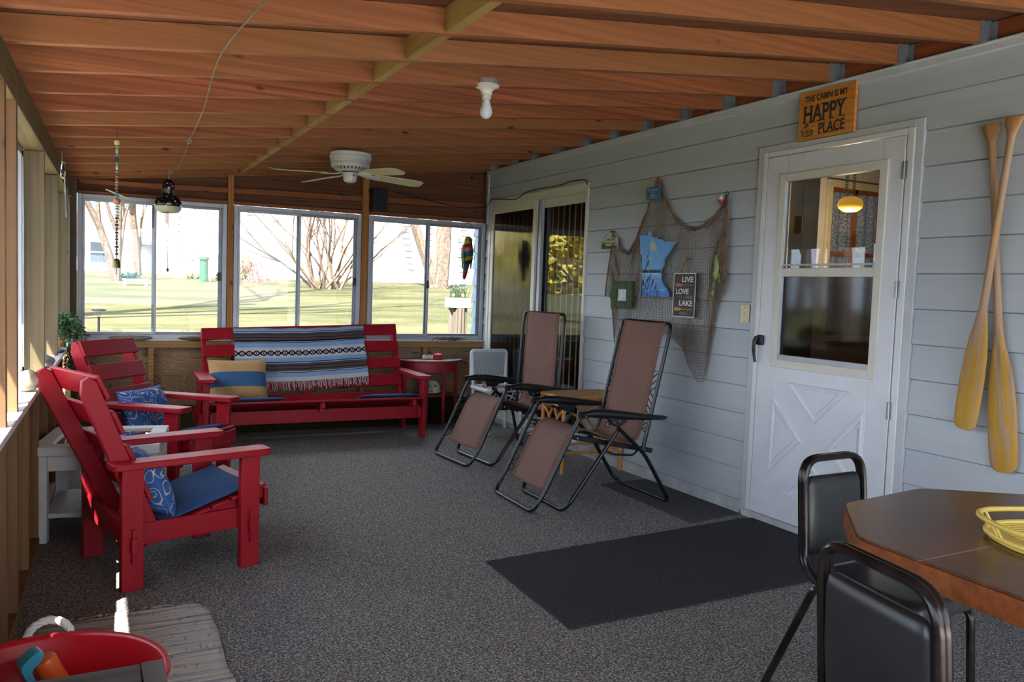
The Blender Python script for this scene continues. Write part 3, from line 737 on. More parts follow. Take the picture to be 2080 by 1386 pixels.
def tree(name, label, loc, trunks, group=None, leaf=None, nleaf=0, crown=(2.5,2.5,2.5), cz=5, lsize=.12):
    t = thing(name, label, 'tree', loc, 0, group); m = MB()
    for (d, ln, r, depth) in trunks: limb(m, (0,0,-.1), d, ln, r, depth, .55, .14)
    m.build('branches', M_BARK, t)
    if leaf:
        m = MB()
        for k in range(nleaf):
            while True:
                p = V(random.uniform(-1,1), random.uniform(-1,1), random.uniform(-1,1))
                if p.length < 1: break
            p = V(p.x*crown[0], p.y*crown[1], cz + p.z*crown[2]); a = V(random.gauss(0,1),random.gauss(0,1),random.gauss(0,1)).normalized(); b = a.orthogonal().normalized()
            s = lsize * random.uniform(.6,1.4); m.quad(p - a*s, p + b*s*.5, p + a*s, p - b*s*.5)
        m.build('foliage', leaf, t, flat=True)
    return t
tree('bare_tree', 'bare grey tree left of the beaded chime, in front of the cottage', (-3.05, 18.2, 1.15), [((-.15,0,1),3.2,.085,2),((.18,0,1),2.6,.07,2),((-.03,.1,1),2.4,.05,2)], 'bare trees on the lawn')
tree('bare_tree', 'pale bare tree right of the beaded chime, before the garage', (-2.55, 20.6, 1.3), [((.03,0,1),3.6,.10,1),((.1,0,1),2.2,.035,2)], 'bare trees on the lawn')
tree('shade_tree', 'thick pale trunk in front of the white house, seen through the right window', (3.92, 18.2, 1.2), [((.02,0,1),4.2,.24,0),((.16,0,1),5.5,.20,2),((-.35,.1,1),5,.15,2)], 'bare trees on the lawn')
sh = thing('bare_shrub', 'wide bare many-stemmed shrub in front of the white house', 'shrub', (.91, 17.0, 1.17)); m = MB()
for k in range(20):
    a = -1.05 + 2.1 * k / 19 + random.uniform(-.1,.1)
    limb(m, (random.uniform(-.3,.3), random.uniform(-.2,.2), -.05), (math.sin(a), random.uniform(-.3,.3), math.cos(a)*1.1 + .25), random.uniform(1.5,2.6), .030, 3, .5, .22)
m.build('branches', M_TWIG, sh)
rs_ = thing('dogwood_shrub', 'low reddish shrub beside the round evergreen against the white house', 'shrub', (-.35, 18.5, 1.24)); m = MB()
for k in range(50): limb(m, (random.uniform(-.6,.5), random.uniform(-.2,.2), 0), (random.uniform(-.5,.5), random.uniform(-.3,.3), 1), random.uniform(.3,.55), .012, 1, .4, .1, 2, 3)
m.build('branches', plain('red_twig', rgb(150,92,86), .9), rs_)
M_LEAFE = plain('evergreen_leaf', rgb(94,104,44), .8, var=.2)
def bush(name, label, loc, r, n, mat, s=.05, cat='shrub'):
    m = MB()
    for k in range(n):
        p = V(random.gauss(0,1), random.gauss(0,1), random.gauss(0,1)).normalized() * random.uniform(.6,1.0); p = V(p.x*r[0], p.y*r[1], r[2] + p.z*r[2])
        a = V(random.gauss(0,1),random.gauss(0,1),random.gauss(0,1)).normalized(); b = a.orthogonal().normalized(); q = s*random.uniform(.6,1.4)
        m.quad(p-a*q, p+b*q*.6, p+a*q, p-b*q*.6)
    m.ball((0,0,r[2]), (r[0]*.7,r[1]*.7,r[2]*.85), 10, 7)
    t = thing(name, label, cat, loc); m.build('foliage', mat, t, flat=True); return t
bush('evergreen_shrub', 'round yellow-green evergreen shrub at the corner of the white house', (-.42, 19.5, 1.25), (.34,.3,.33), 260, M_LEAFE)
bush('evergreen_tree', 'dark evergreen beside the cottage at the far left of the left back window', (-4.6, 26.0, .7), (.55,.6,1.15), 500, M_LEAFE, .1, 'tree')
bush('low_plant', 'small green clump by the corner of the white house', (-1.45, 19.4, 1.28), (.18,.15,.07), 90, M_LEAFE, .04, 'plant')
bush('low_plant', 'smaller green clump between the house corner and the green post', (-.95, 19.5, 1.29), (.13,.12,.05), 70, M_LEAFE, .04, 'plant')
gp = thing('pipe_post', 'green painted post with a thin conduit standing before the white house', 'post', (-1.37, 18.4, 1.22)); M_GRN = plain('green_paint', rgb(34,84,54), .5)
MB().lathe([(.085,0),(.085,.48),(.105,.485),(.105,.53),(.09,.545)], (0,0,0), 18).build('post', M_GRN, gp)
MB().tube([(.13,-.02,0),(.13,-.02,.45),(.09,-.02,.50)], .014, 6).build('conduit', M_GALV, gp)
sl_ = thing('solar_light', 'black solar path light standing in the lawn outside the left window', 'lamp', (-3.44, 9.0, .62))
MB().lathe([(.006,-.1),(.011,.0),(.011,.27)], (0,0,0), 8).build('stake', M_BLACK, sl_)
MB().lathe([(.012,.265),(.03,.28),(.042,.325),(.044,.33)], (0,0,0), 16).build('lens', glass('clear_plastic', (.9,.9,.9,1), .1, 1.0), sl_)
MB().lathe([(.045,.325),(.066,.330),(.068,.345),(.055,.356),(.02,.362)], (0,0,0), 20).build('cap', plain('black_cap', rgb(40,42,46), .3), sl_)
# planter on its stump
st_ = thing('tree_stump', 'weathered upright stump carrying the white planter box', 'stump', (.43, 9.03, .6))
m = MB(); rings = []
for z in (-.05, .46): rings.append([V((.105+.012*math.sin(j*2.3)+.008*math.sin(j*5.1))*math.cos(2*PI*j/28), (.105+.01*math.sin(j*3.1))*math.sin(2*PI*j/28), z) for j in range(28)])
m.loft(rings); m.build('trunk', wood('weathered_stump', rgb(84,74,64), rgb(108,98,86), 'Z', .9, grain=40, along=1.0, knots=False), st_)
pb = thing('planter_box', 'white wooden planter box with daffodils on the weathered stump', 'planter', (.43, 9.03, 1.06))
m = MB(); m.box(-.13,.13,-.10,.10,0,.115); m.build('box', M_OUTW, pb, bevel=.004)
MB().box(-.115,.115,-.085,.085,.10,.125).build('soil', plain('soil', rgb(70,62,58), .95), pb)
m = MB()
for k in range(70):
    x, y = random.uniform(-.1,.1), random.uniform(-.07,.07); q = V(x + random.uniform(-.06,.06), y + random.uniform(-.04,.04), .12 + random.uniform(.10,.20)); p = V(x, y, .115); s = V(.006,0,0)
    m.add([p - s, p + s, q], [(0,1,2)])
m.build('leaves', plain('daffodil_leaf', rgb(36,62,30), .7, var=.1), pb, flat=True)
m = MB()
for k in range(34): m.ball((random.uniform(-.13,.12), random.uniform(-.08,.08), .25 + random.uniform(-.03,.09)), .0085, 6, 4)
m.build('flowers', plain('dim_petals', rgb(96,96,106), .8), pb)
for k, (x, y) in enumerate(((-.085,-.06),(.035,-.07))):
    MB().ball((x, y, .145), (.022,.018,.028), 12, 8).build('clay_bud', plain('yellow_clay', rgb(130,104,54), .6), pb)
# side of the house running on past the porch, painted pale blue
M_BLUE = sidingmat('pale_blue_siding', rgb(150,182,206))
m = MB()
for k in range(-2, 16):
    z0 = ZT - LAP*(k+1) + .05; z1 = ZT - LAP*k + .05
    m.add([(.015,7.475,z0),(.015,7.735,z0),(.035,7.725,z1),(.035,7.475,z1),(.3,7.475,z0),(.3,7.735,z0),(.3,7.725,z1),(.3,7.475,z1)], [(0,3,2,1),(4,5,6,7),(0,1,5,4),(3,7,6,2),(0,4,7,3),(1,2,6,5)])
struct(m.build('wall_outside', M_BLUE, angle=20), 'pale blue lap siding of the house corner outside the right window', 'wall')
# garden bits before the cottage
gb = thing('garden_bench', 'low white garden bench on the lawn before the cottage', 'bench', (-2.75, 17.0, 1.10))
MB().box(-.22,.22,-.1,.1,.12,.15).build('seat', M_OUTW, gb)
for x in (-.18, .18): MB().box(x-.02,x+.02,-.09,.09,0,.12).build('leg', M_OUTW, gb)
bush('garden_plant', 'small green plants beside the white garden bench', (-2.78, 18.6, 1.2), (.2,.15,.09), 90, plain('teal_leaf', rgb(60,110,96), .7), .05, 'plant')
# trees on the lake side of the porch (left), mirrored in the door glass
M_WILL = plain('willow_leaf', rgb(176,158,52), .8, var=.15)
for k, (x, y, s) in enumerate(((-12.5, 27, 1.0), (-19, 33, 1.15), (-12.5, 39, 1.2), (-22.5, 43, 1.2))):
    tree('willow_tree', 'yellow-green willow on the lake side of the porch, %s in the row' % ORD[k], (x, y, -.4), [((.05,0,1),4.5*s,.22,2),((-.15,.1,1),4*s,.16,2)], 'lakeside willows', M_WILL, 1700, (3.2*s,3.2*s,2.4*s), 2.6*s, .2)
tree('lawn_tree', 'bare tree on the lawn left of the porch, throwing shade on the grass', (-6.6, 8.6, -.1), [((.08,0,1),11.0,.20,3)], 'bare trees on the lawn')
tree('lawn_tree', 'second bare tree on the lawn left of the porch', (-5.6, 9.6, -.1), [((.1,.03,1),9.5,.13,3)], 'bare trees on the lawn')

for k, (x, y) in enumerate(((-13, 15.5), (-15, 20), (-16.5, 18))):
    tree('lakeside_tree', 'bare lakeside tree mirrored in the storm door glass, %s in the row' % ORD[k], (x, y, -.4), [((.05,0,1),5.5,.14,3),((-.2,.1,1),4.5,.1,3)], 'bare lakeside trees')
# ------------------------------------------------------------------ red painted seats
M_RED = wood('red_paint', rgb(136,26,32), rgb(150,34,40), 'X', .42, grain=22, along=1.2, knots=False, spec=.4)
def redmat():
    t = NT('red_painted_wood'); v = t.coord(); n = t.noise(v, 7, 4); w = t.noise(t.coord(scale=(3,3,3)), 14, 6, .7)
    c = t.ramp(n, [(.3, rgb(146,20,32)), (.7, rgb(158,28,40))])
    c = t.mix(t.ramp(w, [(.70,(0,0,0,1)),(.80,(.5,.5,.5,1))]), c, rgb(176,92,92)); t.base(c); t.bump(n, .08, .001)
    return t.set(.42, 0, .22)
M_RED = redmat()
M_CUSH = plain('blue_cushion_fabric', rgb(36,72,118), .9, var=.06, scale=5, bump=.2, bscale=160)
def loopmat():
    t = NT('blue_loop_fabric'); v = t.coord('Object'); n = t.noise(v, 11, 1.0, .4, .5)
    f = t.math('ABSOLUTE', t.math('SUBTRACT', t.math('FRACT', t.math('MULTIPLY', n, 8.0)), .5))
    t.base(t.ramp(f, [(0.0, rgb(206,200,186)), (.06, rgb(206,200,186)), (.11, rgb(66,102,168)), (1.0, rgb(60,96,166))])); return t.set(.9, 0, .15)
M_LOOP = loopmat()
def red_seat(name, label, cat, loc, rotz, W, nslat, pitch, n_mid=0, dl=0.0, dr=0.0, group=None, tl=0.0, tr=0.0):
    """front = +x, left = +y, W = width between post outer faces; dl/dr raise the left/right end of the back"""
    t = thing(name, label, cat, loc, rotz, group); h = W / 2
    for sx, nm in ((-.257, 'rear'), (.250, 'front')):
        for sy in (-1, 1):
            y = sy * (h - .018)
            l = MB().box(sx - .044, sx + .044, y - .018, y + .018, 0, .512).build('leg', M_RED, t, bevel=.004)
            k = MB(); yo = sy * h
            k.box(sx - .012, sx + .012, yo - .002 if sy > 0 else yo - .026, yo + .026 if sy > 0 else yo + .002, .165, .225)
            k.box(sx - .007, sx + .007, yo + .005 if sy > 0 else yo - .018, yo + .018 if sy > 0 else yo - .005, .115, .262)
            k.build('tusk_wedge', M_RED, l, bevel=.002)
    for sy in (-1, 1):
        y = sy * (h - .055)
        MB().box(-.300, .295, y - .013, y + .013, .176, .268).build('side_rail', M_RED, t, bevel=.003)
        # arm: rounded plan
        yc = sy * (h - .028); m = MB(); pts = []
        P = [(-.345, -.055), (.335, -.062), (.345, .058), (-.345, .048)]
        for q in rounded([V(x, yc + y2, 0) for x, y2 in P], .028, 4, True): pts.append((q.x, q.y))
        m.prism(pts, .512, .542); m.build('armrest', M_RED, t, bevel=.005)
    MB().box(-.300, -.274, -h + .036, h - .036, .205, .300).build('back_rail', M_RED, t, bevel=.003)
    if W > 1: MB().box(.206, .232, -h + .03, h - .03, .165, .272).build('front_rail', M_RED, t, bevel=.003)
    else: MB().box(.206, .232, -h + .03, h - .03, .176, .262).build('front_rail', M_RED, t, bevel=.003)
    # reclined back
    p0 = V(-.150, 0, .175); p1 = V(-.452, 0, .862); d = (p1 - p0).normalized(); nrm = V(d.z, 0, -d.x)      # nrm = front side
    L = (p1 - p0).length
    def lift(y): return dl * max(0, y / h) + dr * max(0, -y / h)
    def twist(y): return tl * max(0, y / h) + tr * max(0, -y / h)          # how much farther back an end of the back leans
    ys = [-h + .066, h - .066] + ([0.0] if n_mid else [])
    for y in ys:
        q = p1 + d * lift(y) + V(-twist(y), 0, 0); m = MB()
        a = nrm * .038
        sect = [p0 - a, p0 + a, q + a - d*.004, q + a * .55 + d * .026, q - a * .3 + d * .022, q - a - d * .03]
        m.add([V(s.x, y - .017, s.z) for s in sect] + [V(s.x, y + .017, s.z) for s in sect], [(5,4,3,2,1,0),(6,7,8,9,10,11)] + [(i,(i+1)%6,6+(i+1)%6,6+i) for i in range(6)])
        m.build('back_upright', M_RED, t, bevel=.004)
    sh_ = .104
    for k in range(nslat):
        top = L + .016 - pitch * k; c = p0 + d * (top - sh_ / 2) + nrm * .048
        m = MB(); hw = h - .048 + (.0 if k else .0)
        vs = []
        for y in (-hw, hw):
            cc = c + d * (lift(y) * (top / L)) + V(-twist(y) * (top - sh_/2) / L, 0, 0)
            for a, b in ((-1,-1),(1,-1),(1,1),(-1,1)): v = cc + d * (a * sh_ / 2) + nrm * (b * .0095); vs.append((v.x, y, v.z))
        m.add(vs, [(3,2,1,0),(4,5,6,7),(0,1,5,4),(1,2,6,5),(2,3,7,6),(3,0,4,7)])
        m.build('back_slat', M_RED, t, bevel=.005)
    # seat slats climbing to the front
    for k in range(6):
        s = k / 5; x = -.125 + .435 * s; z = .222 + .122 * s
        a = math.atan2(.122, .435); m = MB(); ca, sa = math.cos(a), math.sin(a); vs = []; hw = h - .048; w2 = .041
        for y in (-hw, hw):
            for u, v in ((-w2,-.009),(w2,-.009),(w2,.009),(-w2,.009)): vs.append((x + u*ca - v*sa, y, z + u*sa + v*ca))
        m.add(vs, [(3,2,1,0),(4,5,6,7),(0,1,5,4),(1,2,6,5),(2,3,7,6),(3,0,4,7)]); m.build('seat_slat', M_RED, t, bevel=.005)
    for y in ys:
        m = MB(); m.beam((-.17, y*.93, .185), (.345, y*.93, .320), .03, .05); m.build('seat_support', M_RED, t, bevel=.003)
    if W < 1: m = MB(); m.beam((.350, -h+.05, .298), (.350, h-.05, .298), .020, .085, (1,0,.0)); m.build('seat_apron', M_RED, t, bevel=.004)
    return t
def cushion(name, label, mat, sx, sy, sz, n=14, puff=1.0, cat='cushion'):
    m = MB()
    def f(sgn):
        def g(u, v):
            a, b = 2*u-1, 2*v-1
            e = (max(0, 1-abs(a)**3.2) * max(0, 1-abs(b)**3.2)) ** .55
            pin = 1 - .05*(1-abs(a)**2)*(abs(b)**4) ; pin2 = 1 - .05*(1-abs(b)**2)*(abs(a)**4)
            return V(a*sx/2*pin2, b*sy/2*pin, sgn*(e*sz/2*puff + .004) + .006*noise.noise((a*2.1, b*2.3, sgn*3.1)) * e)
        return g
    top = f(1); bot = f(-1)
    m.grid(top, n, n); m.grid(lambda u, v: bot(1-u, v), n, n)
    # rim
    for i in range(n):
        for fn in (lambda t: (t,0), lambda t: (1,t), lambda t: (1-t,1), lambda t: (0,1-t)):
            a = fn(i/n); b = fn((i+1)/n); m.quad(top(*b), top(*a), bot(*a), bot(*b))
    o = m.build(name, mat, None, recenter=False, angle=70); tag(o, label, cat); return o
def place(o, loc, X, Z):
    """local x axis -> X, local z axis -> Z"""
    Zv = V(Z).normalized(); Xv = V(X); Xv = (Xv - Zv * Xv.dot(Zv)).normalized(); Yv = Zv.cross(Xv)
    o.matrix_world = Matrix(((Xv.x,Yv.x,Zv.x,loc[0]),(Xv.y,Yv.y,Zv.y,loc[1]),(Xv.z,Yv.z,Zv.z,loc[2]),(0,0,0,1))); return o
def in_seat(seat_loc, rz, p):
    c, s = math.cos(rz), math.sin(rz); return V(seat_loc[0] + p[0]*c - p[1]*s, seat_loc[1] + p[0]*s + p[1]*c, seat_loc[2] + p[2])
def indir(rz, p): c, s = math.cos(rz), math.sin(rz); return V(p[0]*c - p[1]*s, p[0]*s + p[1]*c, p[2])
# near armchair
W1 = .578; r1 = math.atan2(.156, .577); n1 = V(-math.sin(r1), math.cos(r1), 0); d1 = V(math.cos(r1), math.sin(r1), 0)
c1 = V(-3.403, 3.611, 0) + d1 * .302 + n1 * (W1/2)
red_seat('armchair', 'red painted wooden armchair nearest the camera, by the left wall', 'chair', tuple(c1), r1, W1, 4, .160, group='red wooden armchairs', tl=.030, tr=-.045)
sl_d = V(.435, 0, .122).normalized(); sl_n = V(-.122, 0, .435).normalized()
cu = cushion('seat_cushion', 'blue seat cushion on the nearest red armchair', M_CUSH, .43, .47, .040); place(cu, in_seat(c1, r1, (.085, 0, .310)), indir(r1, sl_d), indir(r1, sl_n))
lb = MB(); lb.box(.02,.08,.232,.236,-.004,.002); lb.build('care_label', M_WHITE, cu)
for k in range(2): MB().tube(smooth_path([(-.20,-.09,0),(-.25,-.10,.05),(-.29-.06*k,-.09+.02*k,.06),(-.31-.05*k,-.08-.03*k,.01+.06*k)],5), .004, 5).build('tie', M_CUSH, cu)
bk_n = V(.687, 0, .302).normalized(); bk_u = V(-.302, 0, .687).normalized()
pw = cushion('throw_pillow', 'blue pillow with white looping lines on the nearest red armchair', M_LOOP, .40, .30, .13, cat='pillow'); place(pw, in_seat(c1, r1, (-.125, -.02, .405)), indir(r1, (0, 1, 0)), indir(r1, bk_n))
# far armchair
r2 = math.radians(-40); W2 = W1
c2 = V(-3.106, 5.49, 0)
red_seat('armchair', 'red painted wooden armchair behind the white side table', 'chair', tuple(c2), r2, W2, 4, .160, group='red wooden armchairs')
cu = cushion('seat_cushion', 'blue seat cushion on the red armchair behind the white table', M_CUSH, .43, .47, .045); place(cu, in_seat(c2, r2, (.085, 0, .312)), indir(r2, sl_d), indir(r2, sl_n))
pw = cushion('throw_pillow', 'blue pillow with white looping lines on the armchair behind the white table', M_LOOP, .40, .36, .13, cat='pillow'); place(pw, in_seat(c2, r2, (-.075, -.045, .44)), indir(r2, (0, 1, 0)), indir(r2, bk_n))
# bench
W3 = 1.80; r3 = math.radians(-90 - 0.5); c3 = V(-1.845, 6.79, 0)
red_seat('bench', 'long red painted wooden bench with arms under the back windows', 'bench', tuple(c3), r3, W3, 5, .152, 1, dl=.055, dr=-.01)
MB_ = MB(); MB_.box(.285, .312, -.02, .02, .255, .330); b_ = MB_.build('seat_post', M_RED, bpy.data.objects['bench'], bevel=.003)
for y, lab, sx in ((-.56, 'flat blue seat cushion at the left end of the red bench', .52), (.57, 'flat blue seat cushion at the right end of the red bench', .50)):
    cu = cushion('seat_cushion', lab, M_CUSH, .43, sx, .035); place(cu, in_seat(c3, r3, (.105, y, .325)), indir(r3, sl_d), indir(r3, sl_n))
def stripemat():
    t = NT('tan_blue_pillow_fabric'); tc = t.new('TexCoord'); s = t.new('SeparateXYZ'); t.link(tc.outputs['Object'], s.inputs[0])
    n = t.noise(t.coord(scale=(90,90,90)), 1, 2)
    f = t.math('ADD', s.outputs[1], .5); c = t.ramp(f, [(0, rgb(186,148,100)), (.432, rgb(66,102,142)), (.558, rgb(196,158,110))], True)
    t.base(t.mix(.35, c, t.ramp(n, [(.3,(.35,.35,.35,1)),(.7,(.65,.65,.65,1))]), 'OVERLAY')); t.bump(n, .3, .002); return t.set(.9, 0, .1)
pw = cushion('throw_pillow', 'tan pillow with a broad blue band at the left end of the red bench', stripemat(), .46, .36, .13, cat='pillow')
place(pw, in_seat(c3, r3, (-.070, -.60, .482)), indir(r3, (0, 1, 0)), indir(r3, bk_n))
# striped blanket over the bench back
def blanket_mat():
    t = NT('striped_blanket_weave'); uv = t.new('UVMap'); uv.uv_map = 'uv'; s = t.new('SeparateXYZ'); t.link(uv.outputs[0], s.inputs[0]); u, v = s.outputs[0], s.outputs[1]
    wht = rgb(196,192,196); blu = rgb(132,164,200); brn = rgb(86,74,74); blk = rgb(34,32,36); lt = rgb(166,186,210)
    c = t.ramp(v, [(0,wht),(.05,blu),(.11,blk),(.122,lt),(.135,brn),(.165,blk),(.175,brn),(.215,blk),(.228,brn),(.265,blk),(.285,blk),(.293,wht),(.302,blk),(.315,blu),(.395,wht),(.56,wht),(.585,blu),(.655,blk),(.668,lt),(.682,brn)], True)
    c2 = t.ramp(v, [(0,brn),(.72,blk),(.732,brn),(.775,blk),(.788,brn),(.826,wht),(.838,blk),(.85,blu),(.925,wht)], True)
    c = t.mix(t.math('GREATER_THAN', v, .70), c, c2)
    a = t.math('MULTIPLY', t.math('ABSOLUTE', t.math('SUBTRACT', t.math('FRACT', t.math('MULTIPLY', u, 19.0)), .5)), 2.0)
    e = t.math('MULTIPLY', t.math('ABSOLUTE', t.math('SUBTRACT', t.math('DIVIDE', t.math('SUBTRACT', v, .452), .095), .5)), 2.0)
    dm = t.math('MAXIMUM', t.math('LESS_THAN', t.math('ABSOLUTE', t.math('SUBTRACT', a, e)), .33), t.math('LESS_THAN', t.math('ADD', a, e), .50))
    dm = t.math('MAXIMUM', dm, t.math('GREATER_THAN', t.math('SUBTRACT', a, t.math('MULTIPLY', e, .4)), .78))
    band = t.math('MULTIPLY', t.math('GREATER_THAN', v, .452), t.math('LESS_THAN', v, .547))
    c = t.mix(t.math('MULTIPLY', dm, band), c, blk)
    n = t.noise(t.coord(scale=(1,1,1)), 130, 2); t.base(t.mix(.3, c, t.ramp(n, [(.3,(.3,.3,.3,1)),(.7,(.7,.7,.7,1))]), 'OVERLAY')); t.bump(n, .4, .003); return t.set(.95, 0, .1)
bk = thing('striped_blanket', 'blue, brown and white striped woven blanket draped over the bench back', 'blanket', tuple(c3), r3)
p0 = V(-.150, 0, .175); p1 = V(-.452, 0, .862); dd = (p1 - p0).normalized(); nn = V(dd.z, 0, -dd.x); LB = (p1 - p0).length
ya, yb_ = -.600, .535
def bl_lift(y): return .055*max(0, y/.9) - .01*max(0, -y/.9)
def bl(u, v):
    y = ya + (yb_ - ya) * u + .008*math.sin(v*9)*(u-.5)
    top = LB + .022 + bl_lift(y)
    if v < .24:                                  # over the rear side
        s = (.24 - v) / .24 * .22; q = p0 + dd * (top - s) - nn * (.055 + .01*s)
        if v > .19: q = p0 + dd * (top + .016*math.sin((v-.19)/.05*PI/2)) - nn * (.055 * (.24 - v)/.05) 
    else:
        s = (v - .24) / .76 * .512
        q = p0 + dd * (top + .016 - s) + nn * (.0 + min(1, s/.03) * .066 + .006*noise.noise((u*7, v*5, 1.3)) + .003*math.sin(u*30+v*3))
    return V(q.x, y, q.z)
mm = MB(); mm.grid(lambda u, v: bl(u, .24 + .76*v), 60, 44); bmain = mm.build('cloth', blanket_mat(), bk, angle=80)
mm = MB(); mm.grid(lambda u, v: bl(u, .24*v), 30, 12); mm.build('rear_fall', plain('blanket_rear', rgb(180,180,188), .95), bk, angle=80)
mm = MB()
for k in range(120):
    u = (k + .5) / 120 + random.uniform(-.003,.003); q = bl(u, 1.0); m2 = [q + V(0,0,.004)]; L_ = random.uniform(.045,.085)
    for j in range(4): m2.append(m2[-1] + V(.004*random.uniform(0,1)+.006, random.uniform(-.006,.006), -L_/4))
    mm.tube(m2, .0022, 4)
mm.build('fringe', plain('blanket_fringe', rgb(190,188,192), .95), bk)['kind'] = 'stuff'

# ------------------------------------------------------------------ white side table with a glass top
wt = thing('side_table', 'white painted side table with a glass top between the red armchairs', 'table', (-3.445, 4.66, 0), math.radians(-9))
M_WTAB = plain('worn_white_paint', rgb(204,204,198), .5, var=.04, scale=14)
a = .245; zt_ = .475
for sx in (-1, 1):
    for sy in (-1, 1): MB().box(sx*a-.028*(1 if sx>0 else 1)-.0, sx*a+.028, sy*a-.028, sy*a+.028, 0, zt_-.05).build('leg', M_WTAB, wt, bevel=.004)
m = MB(); b = a - .028
m.box(-b, b, -a-.018, -a+.010, zt_-.125, zt_-.05); m.box(-b, b, a-.010, a+.018, zt_-.125, zt_-.05); m.box(-a-.018, -a+.010, -b, b, zt_-.125, zt_-.05); m.box(a-.010, a+.018, -b, b, zt_-.125, zt_-.05)
m.build('apron', M_WTAB, wt, bevel=.003)
m = MB(); o_ = .283; i_ = .205
m.box(-o_, o_, -o_, -i_, zt_-.05, zt_); m.box(-o_, o_, i_, o_, zt_-.05, zt_); m.box(-o_, -i_, -i_, i_, zt_-.05, zt_); m.box(i_, o_, -i_, i_, zt_-.05, zt_)
m.build('table_top_frame', M_WTAB, wt, bevel=.006)
MB().box(-i_, i_, -i_, i_, zt_-.018, zt_-.010).build('glass_inset', glass('table_glass', (.78,.80,.80,1), 0, 2.2, 1.6), wt)
MB().box(-i_, i_, -i_, i_, zt_-.034, zt_-.024).build('inset_board', plain('pale_grey_board', rgb(128,128,126), .6), wt)
MB().box(-a, a, -a, a, .115, .140).build('shelf', M_WTAB, wt, bevel=.004)

# ------------------------------------------------------------------ red half-round table
ht = thing('half_round_table', 'red half-round table with a white cloth against the back wall', 'table', (-.595, 7.325, 0))
M_RED2 = plain('red_enamel', rgb(150,18,30), .45, var=.04)
def half(r, ry, n=28): return [(r*math.cos(PI + PI*i/n), ry*math.sin(PI + PI*i/n)) for i in range(n+1)]
m = MB(); m.prism(half(.335,.245), .588, .602); m.build('table_top', M_RED2, ht, bevel=.003)
m = MB(); m.prism(half(.280,.215), .492, .588); m.build('apron', M_RED2, ht)
m = MB()
pts = half(.325,.238,44); pts = [(x*(1+.012*math.sin(i*2.2)), y*(1+.02*math.sin(i*2.2))) for i, (x, y) in enumerate(pts)]; m.prism(pts, .602, .606)
m.build('cloth', plain('white_lace_cloth', rgb(200,196,196), .9, var=.05), ht)
for x, y in ((-.265,-.045),(.265,-.045),(.075,-.195),(-.10,-.195)): MB().lathe([(.013,0),(.017,.02),(.017,.50)], (x,y,0), 12).build('leg', M_RED2, ht)
m = MB(); m.prism(half(.245,.19), .256, .272); m.build('shelf', M_RED2, ht, bevel=.002)
MB().box(-.16,-.10,-.05,-.02,.0,.26).build('rear_stile', M_RED2, ht)
po = thing('pottery_dish', 'small round red lidded dish on the half-round table', 'dish', (-.557, 7.215, .6062))
MB().lathe([(.03,0),(.055,.008),(.064,.03),(.056,.052),(.03,.062),(.0,.064)], (0,0,0), 24, cap=False).build('body', plain('red_glaze', rgb(170,36,40), .3, var=.05), po)
MB().lathe([(.012,.062),(.012,.070),(.0,.074)], (0,0,0), 10, cap=False).build('lid_knob', plain('red_glaze_knob', rgb(150,30,34), .3), po)
dm_ = thing('domino_rack', 'row of small white pegs on a wooden block beside the red dish', 'rack', (-.665, 7.20, .6062))
MB().box(-.055,.055,-.02,.02,0,.012).build('block', wood('rack_wood', rgb(150,96,50), rgb(176,120,70), 'X', .6, knots=False), dm_, bevel=.002)
for k in range(7): MB().box(-.050+k*.0155,-.041+k*.0155,-.008,.008,.012,.046+.004*math.sin(k*2)).build('peg', M_WHITE, dm_, bevel=.001)
cp = thing('camper_ornament', 'painted wooden camper trailer ornament standing on the lower shelf of the red table', 'ornament', (-.645, 7.165, .2725))
pts = [(-.095,.02),(-.100,.06),(-.095,.10),(-.075,.128),(-.03,.140),(.03,.140),(.07,.125),(.095,.09),(.100,.04),(.085,.018),(-.085,.014)]
XZ = Matrix(((1,0,0,0),(0,0,-1,0),(0,1,0,0),(0,0,0,1)))
m = MB(); m.prism(pts, -.012, .012, XZ); m.build('body', plain('pale_trailer_paint', rgb(170,178,164), .6, var=.06), cp, bevel=.003)
m = MB(); m.prism([(-.094,.022),(-.097,.06),(.02,.052),(.02,.02)], .012, .0135, XZ); m.build('lower_band', plain('yellow_paint', rgb(196,180,110), .6), cp)
m = MB(); m.prism([(.030,.024),(.030,.108),(.066,.108),(.066,.024)], .012, .0145, XZ); dr_ = m.build('door', plain('yellow_door_paint', rgb(200,190,120), .6), cp)
m = MB(); m.prism([(.048+.011*math.cos(a*PI/6), .088+.011*math.sin(a*PI/6)) for a in range(12)], .0145, .016, XZ); m.build('porthole', plain('dark_porthole', rgb(70,70,60), .5), dr_)
m = MB(); m.prism([(-.036+.017*math.cos(a*PI/10), .014+.017*math.sin(a*PI/10)) for a in range(20)], .012, .022, XZ); wh = m.build('wheel', M_BLACK, cp)
m = MB(); m.prism([(-.036+.010*math.cos(a*PI/8), .014+.010*math.sin(a*PI/8)) for a in range(16)], .022, .024, XZ); m.build('hubcap', M_WHITE, wh)
m = MB()
for k in range(9): m.prism([(-.055+.006*k+.008*math.cos(a*PI/3), .085+.012*math.sin(k*2.4)+.008*math.sin(a*PI/3)) for a in range(6)], .012, .014, XZ)
m.build('teal_motif', plain('teal_paint', rgb(50,120,124), .6), cp)
m = MB()
for k in range(6): m.prism([(-.012+.006*k+.006*math.cos(a*PI/3), .040+.008*math.sin(k*2.4)+.006*math.sin(a*PI/3)) for a in range(6)], .0135, .0155, XZ)
m.build('red_motif', plain('coral_paint', rgb(170,80,74), .6), cp)

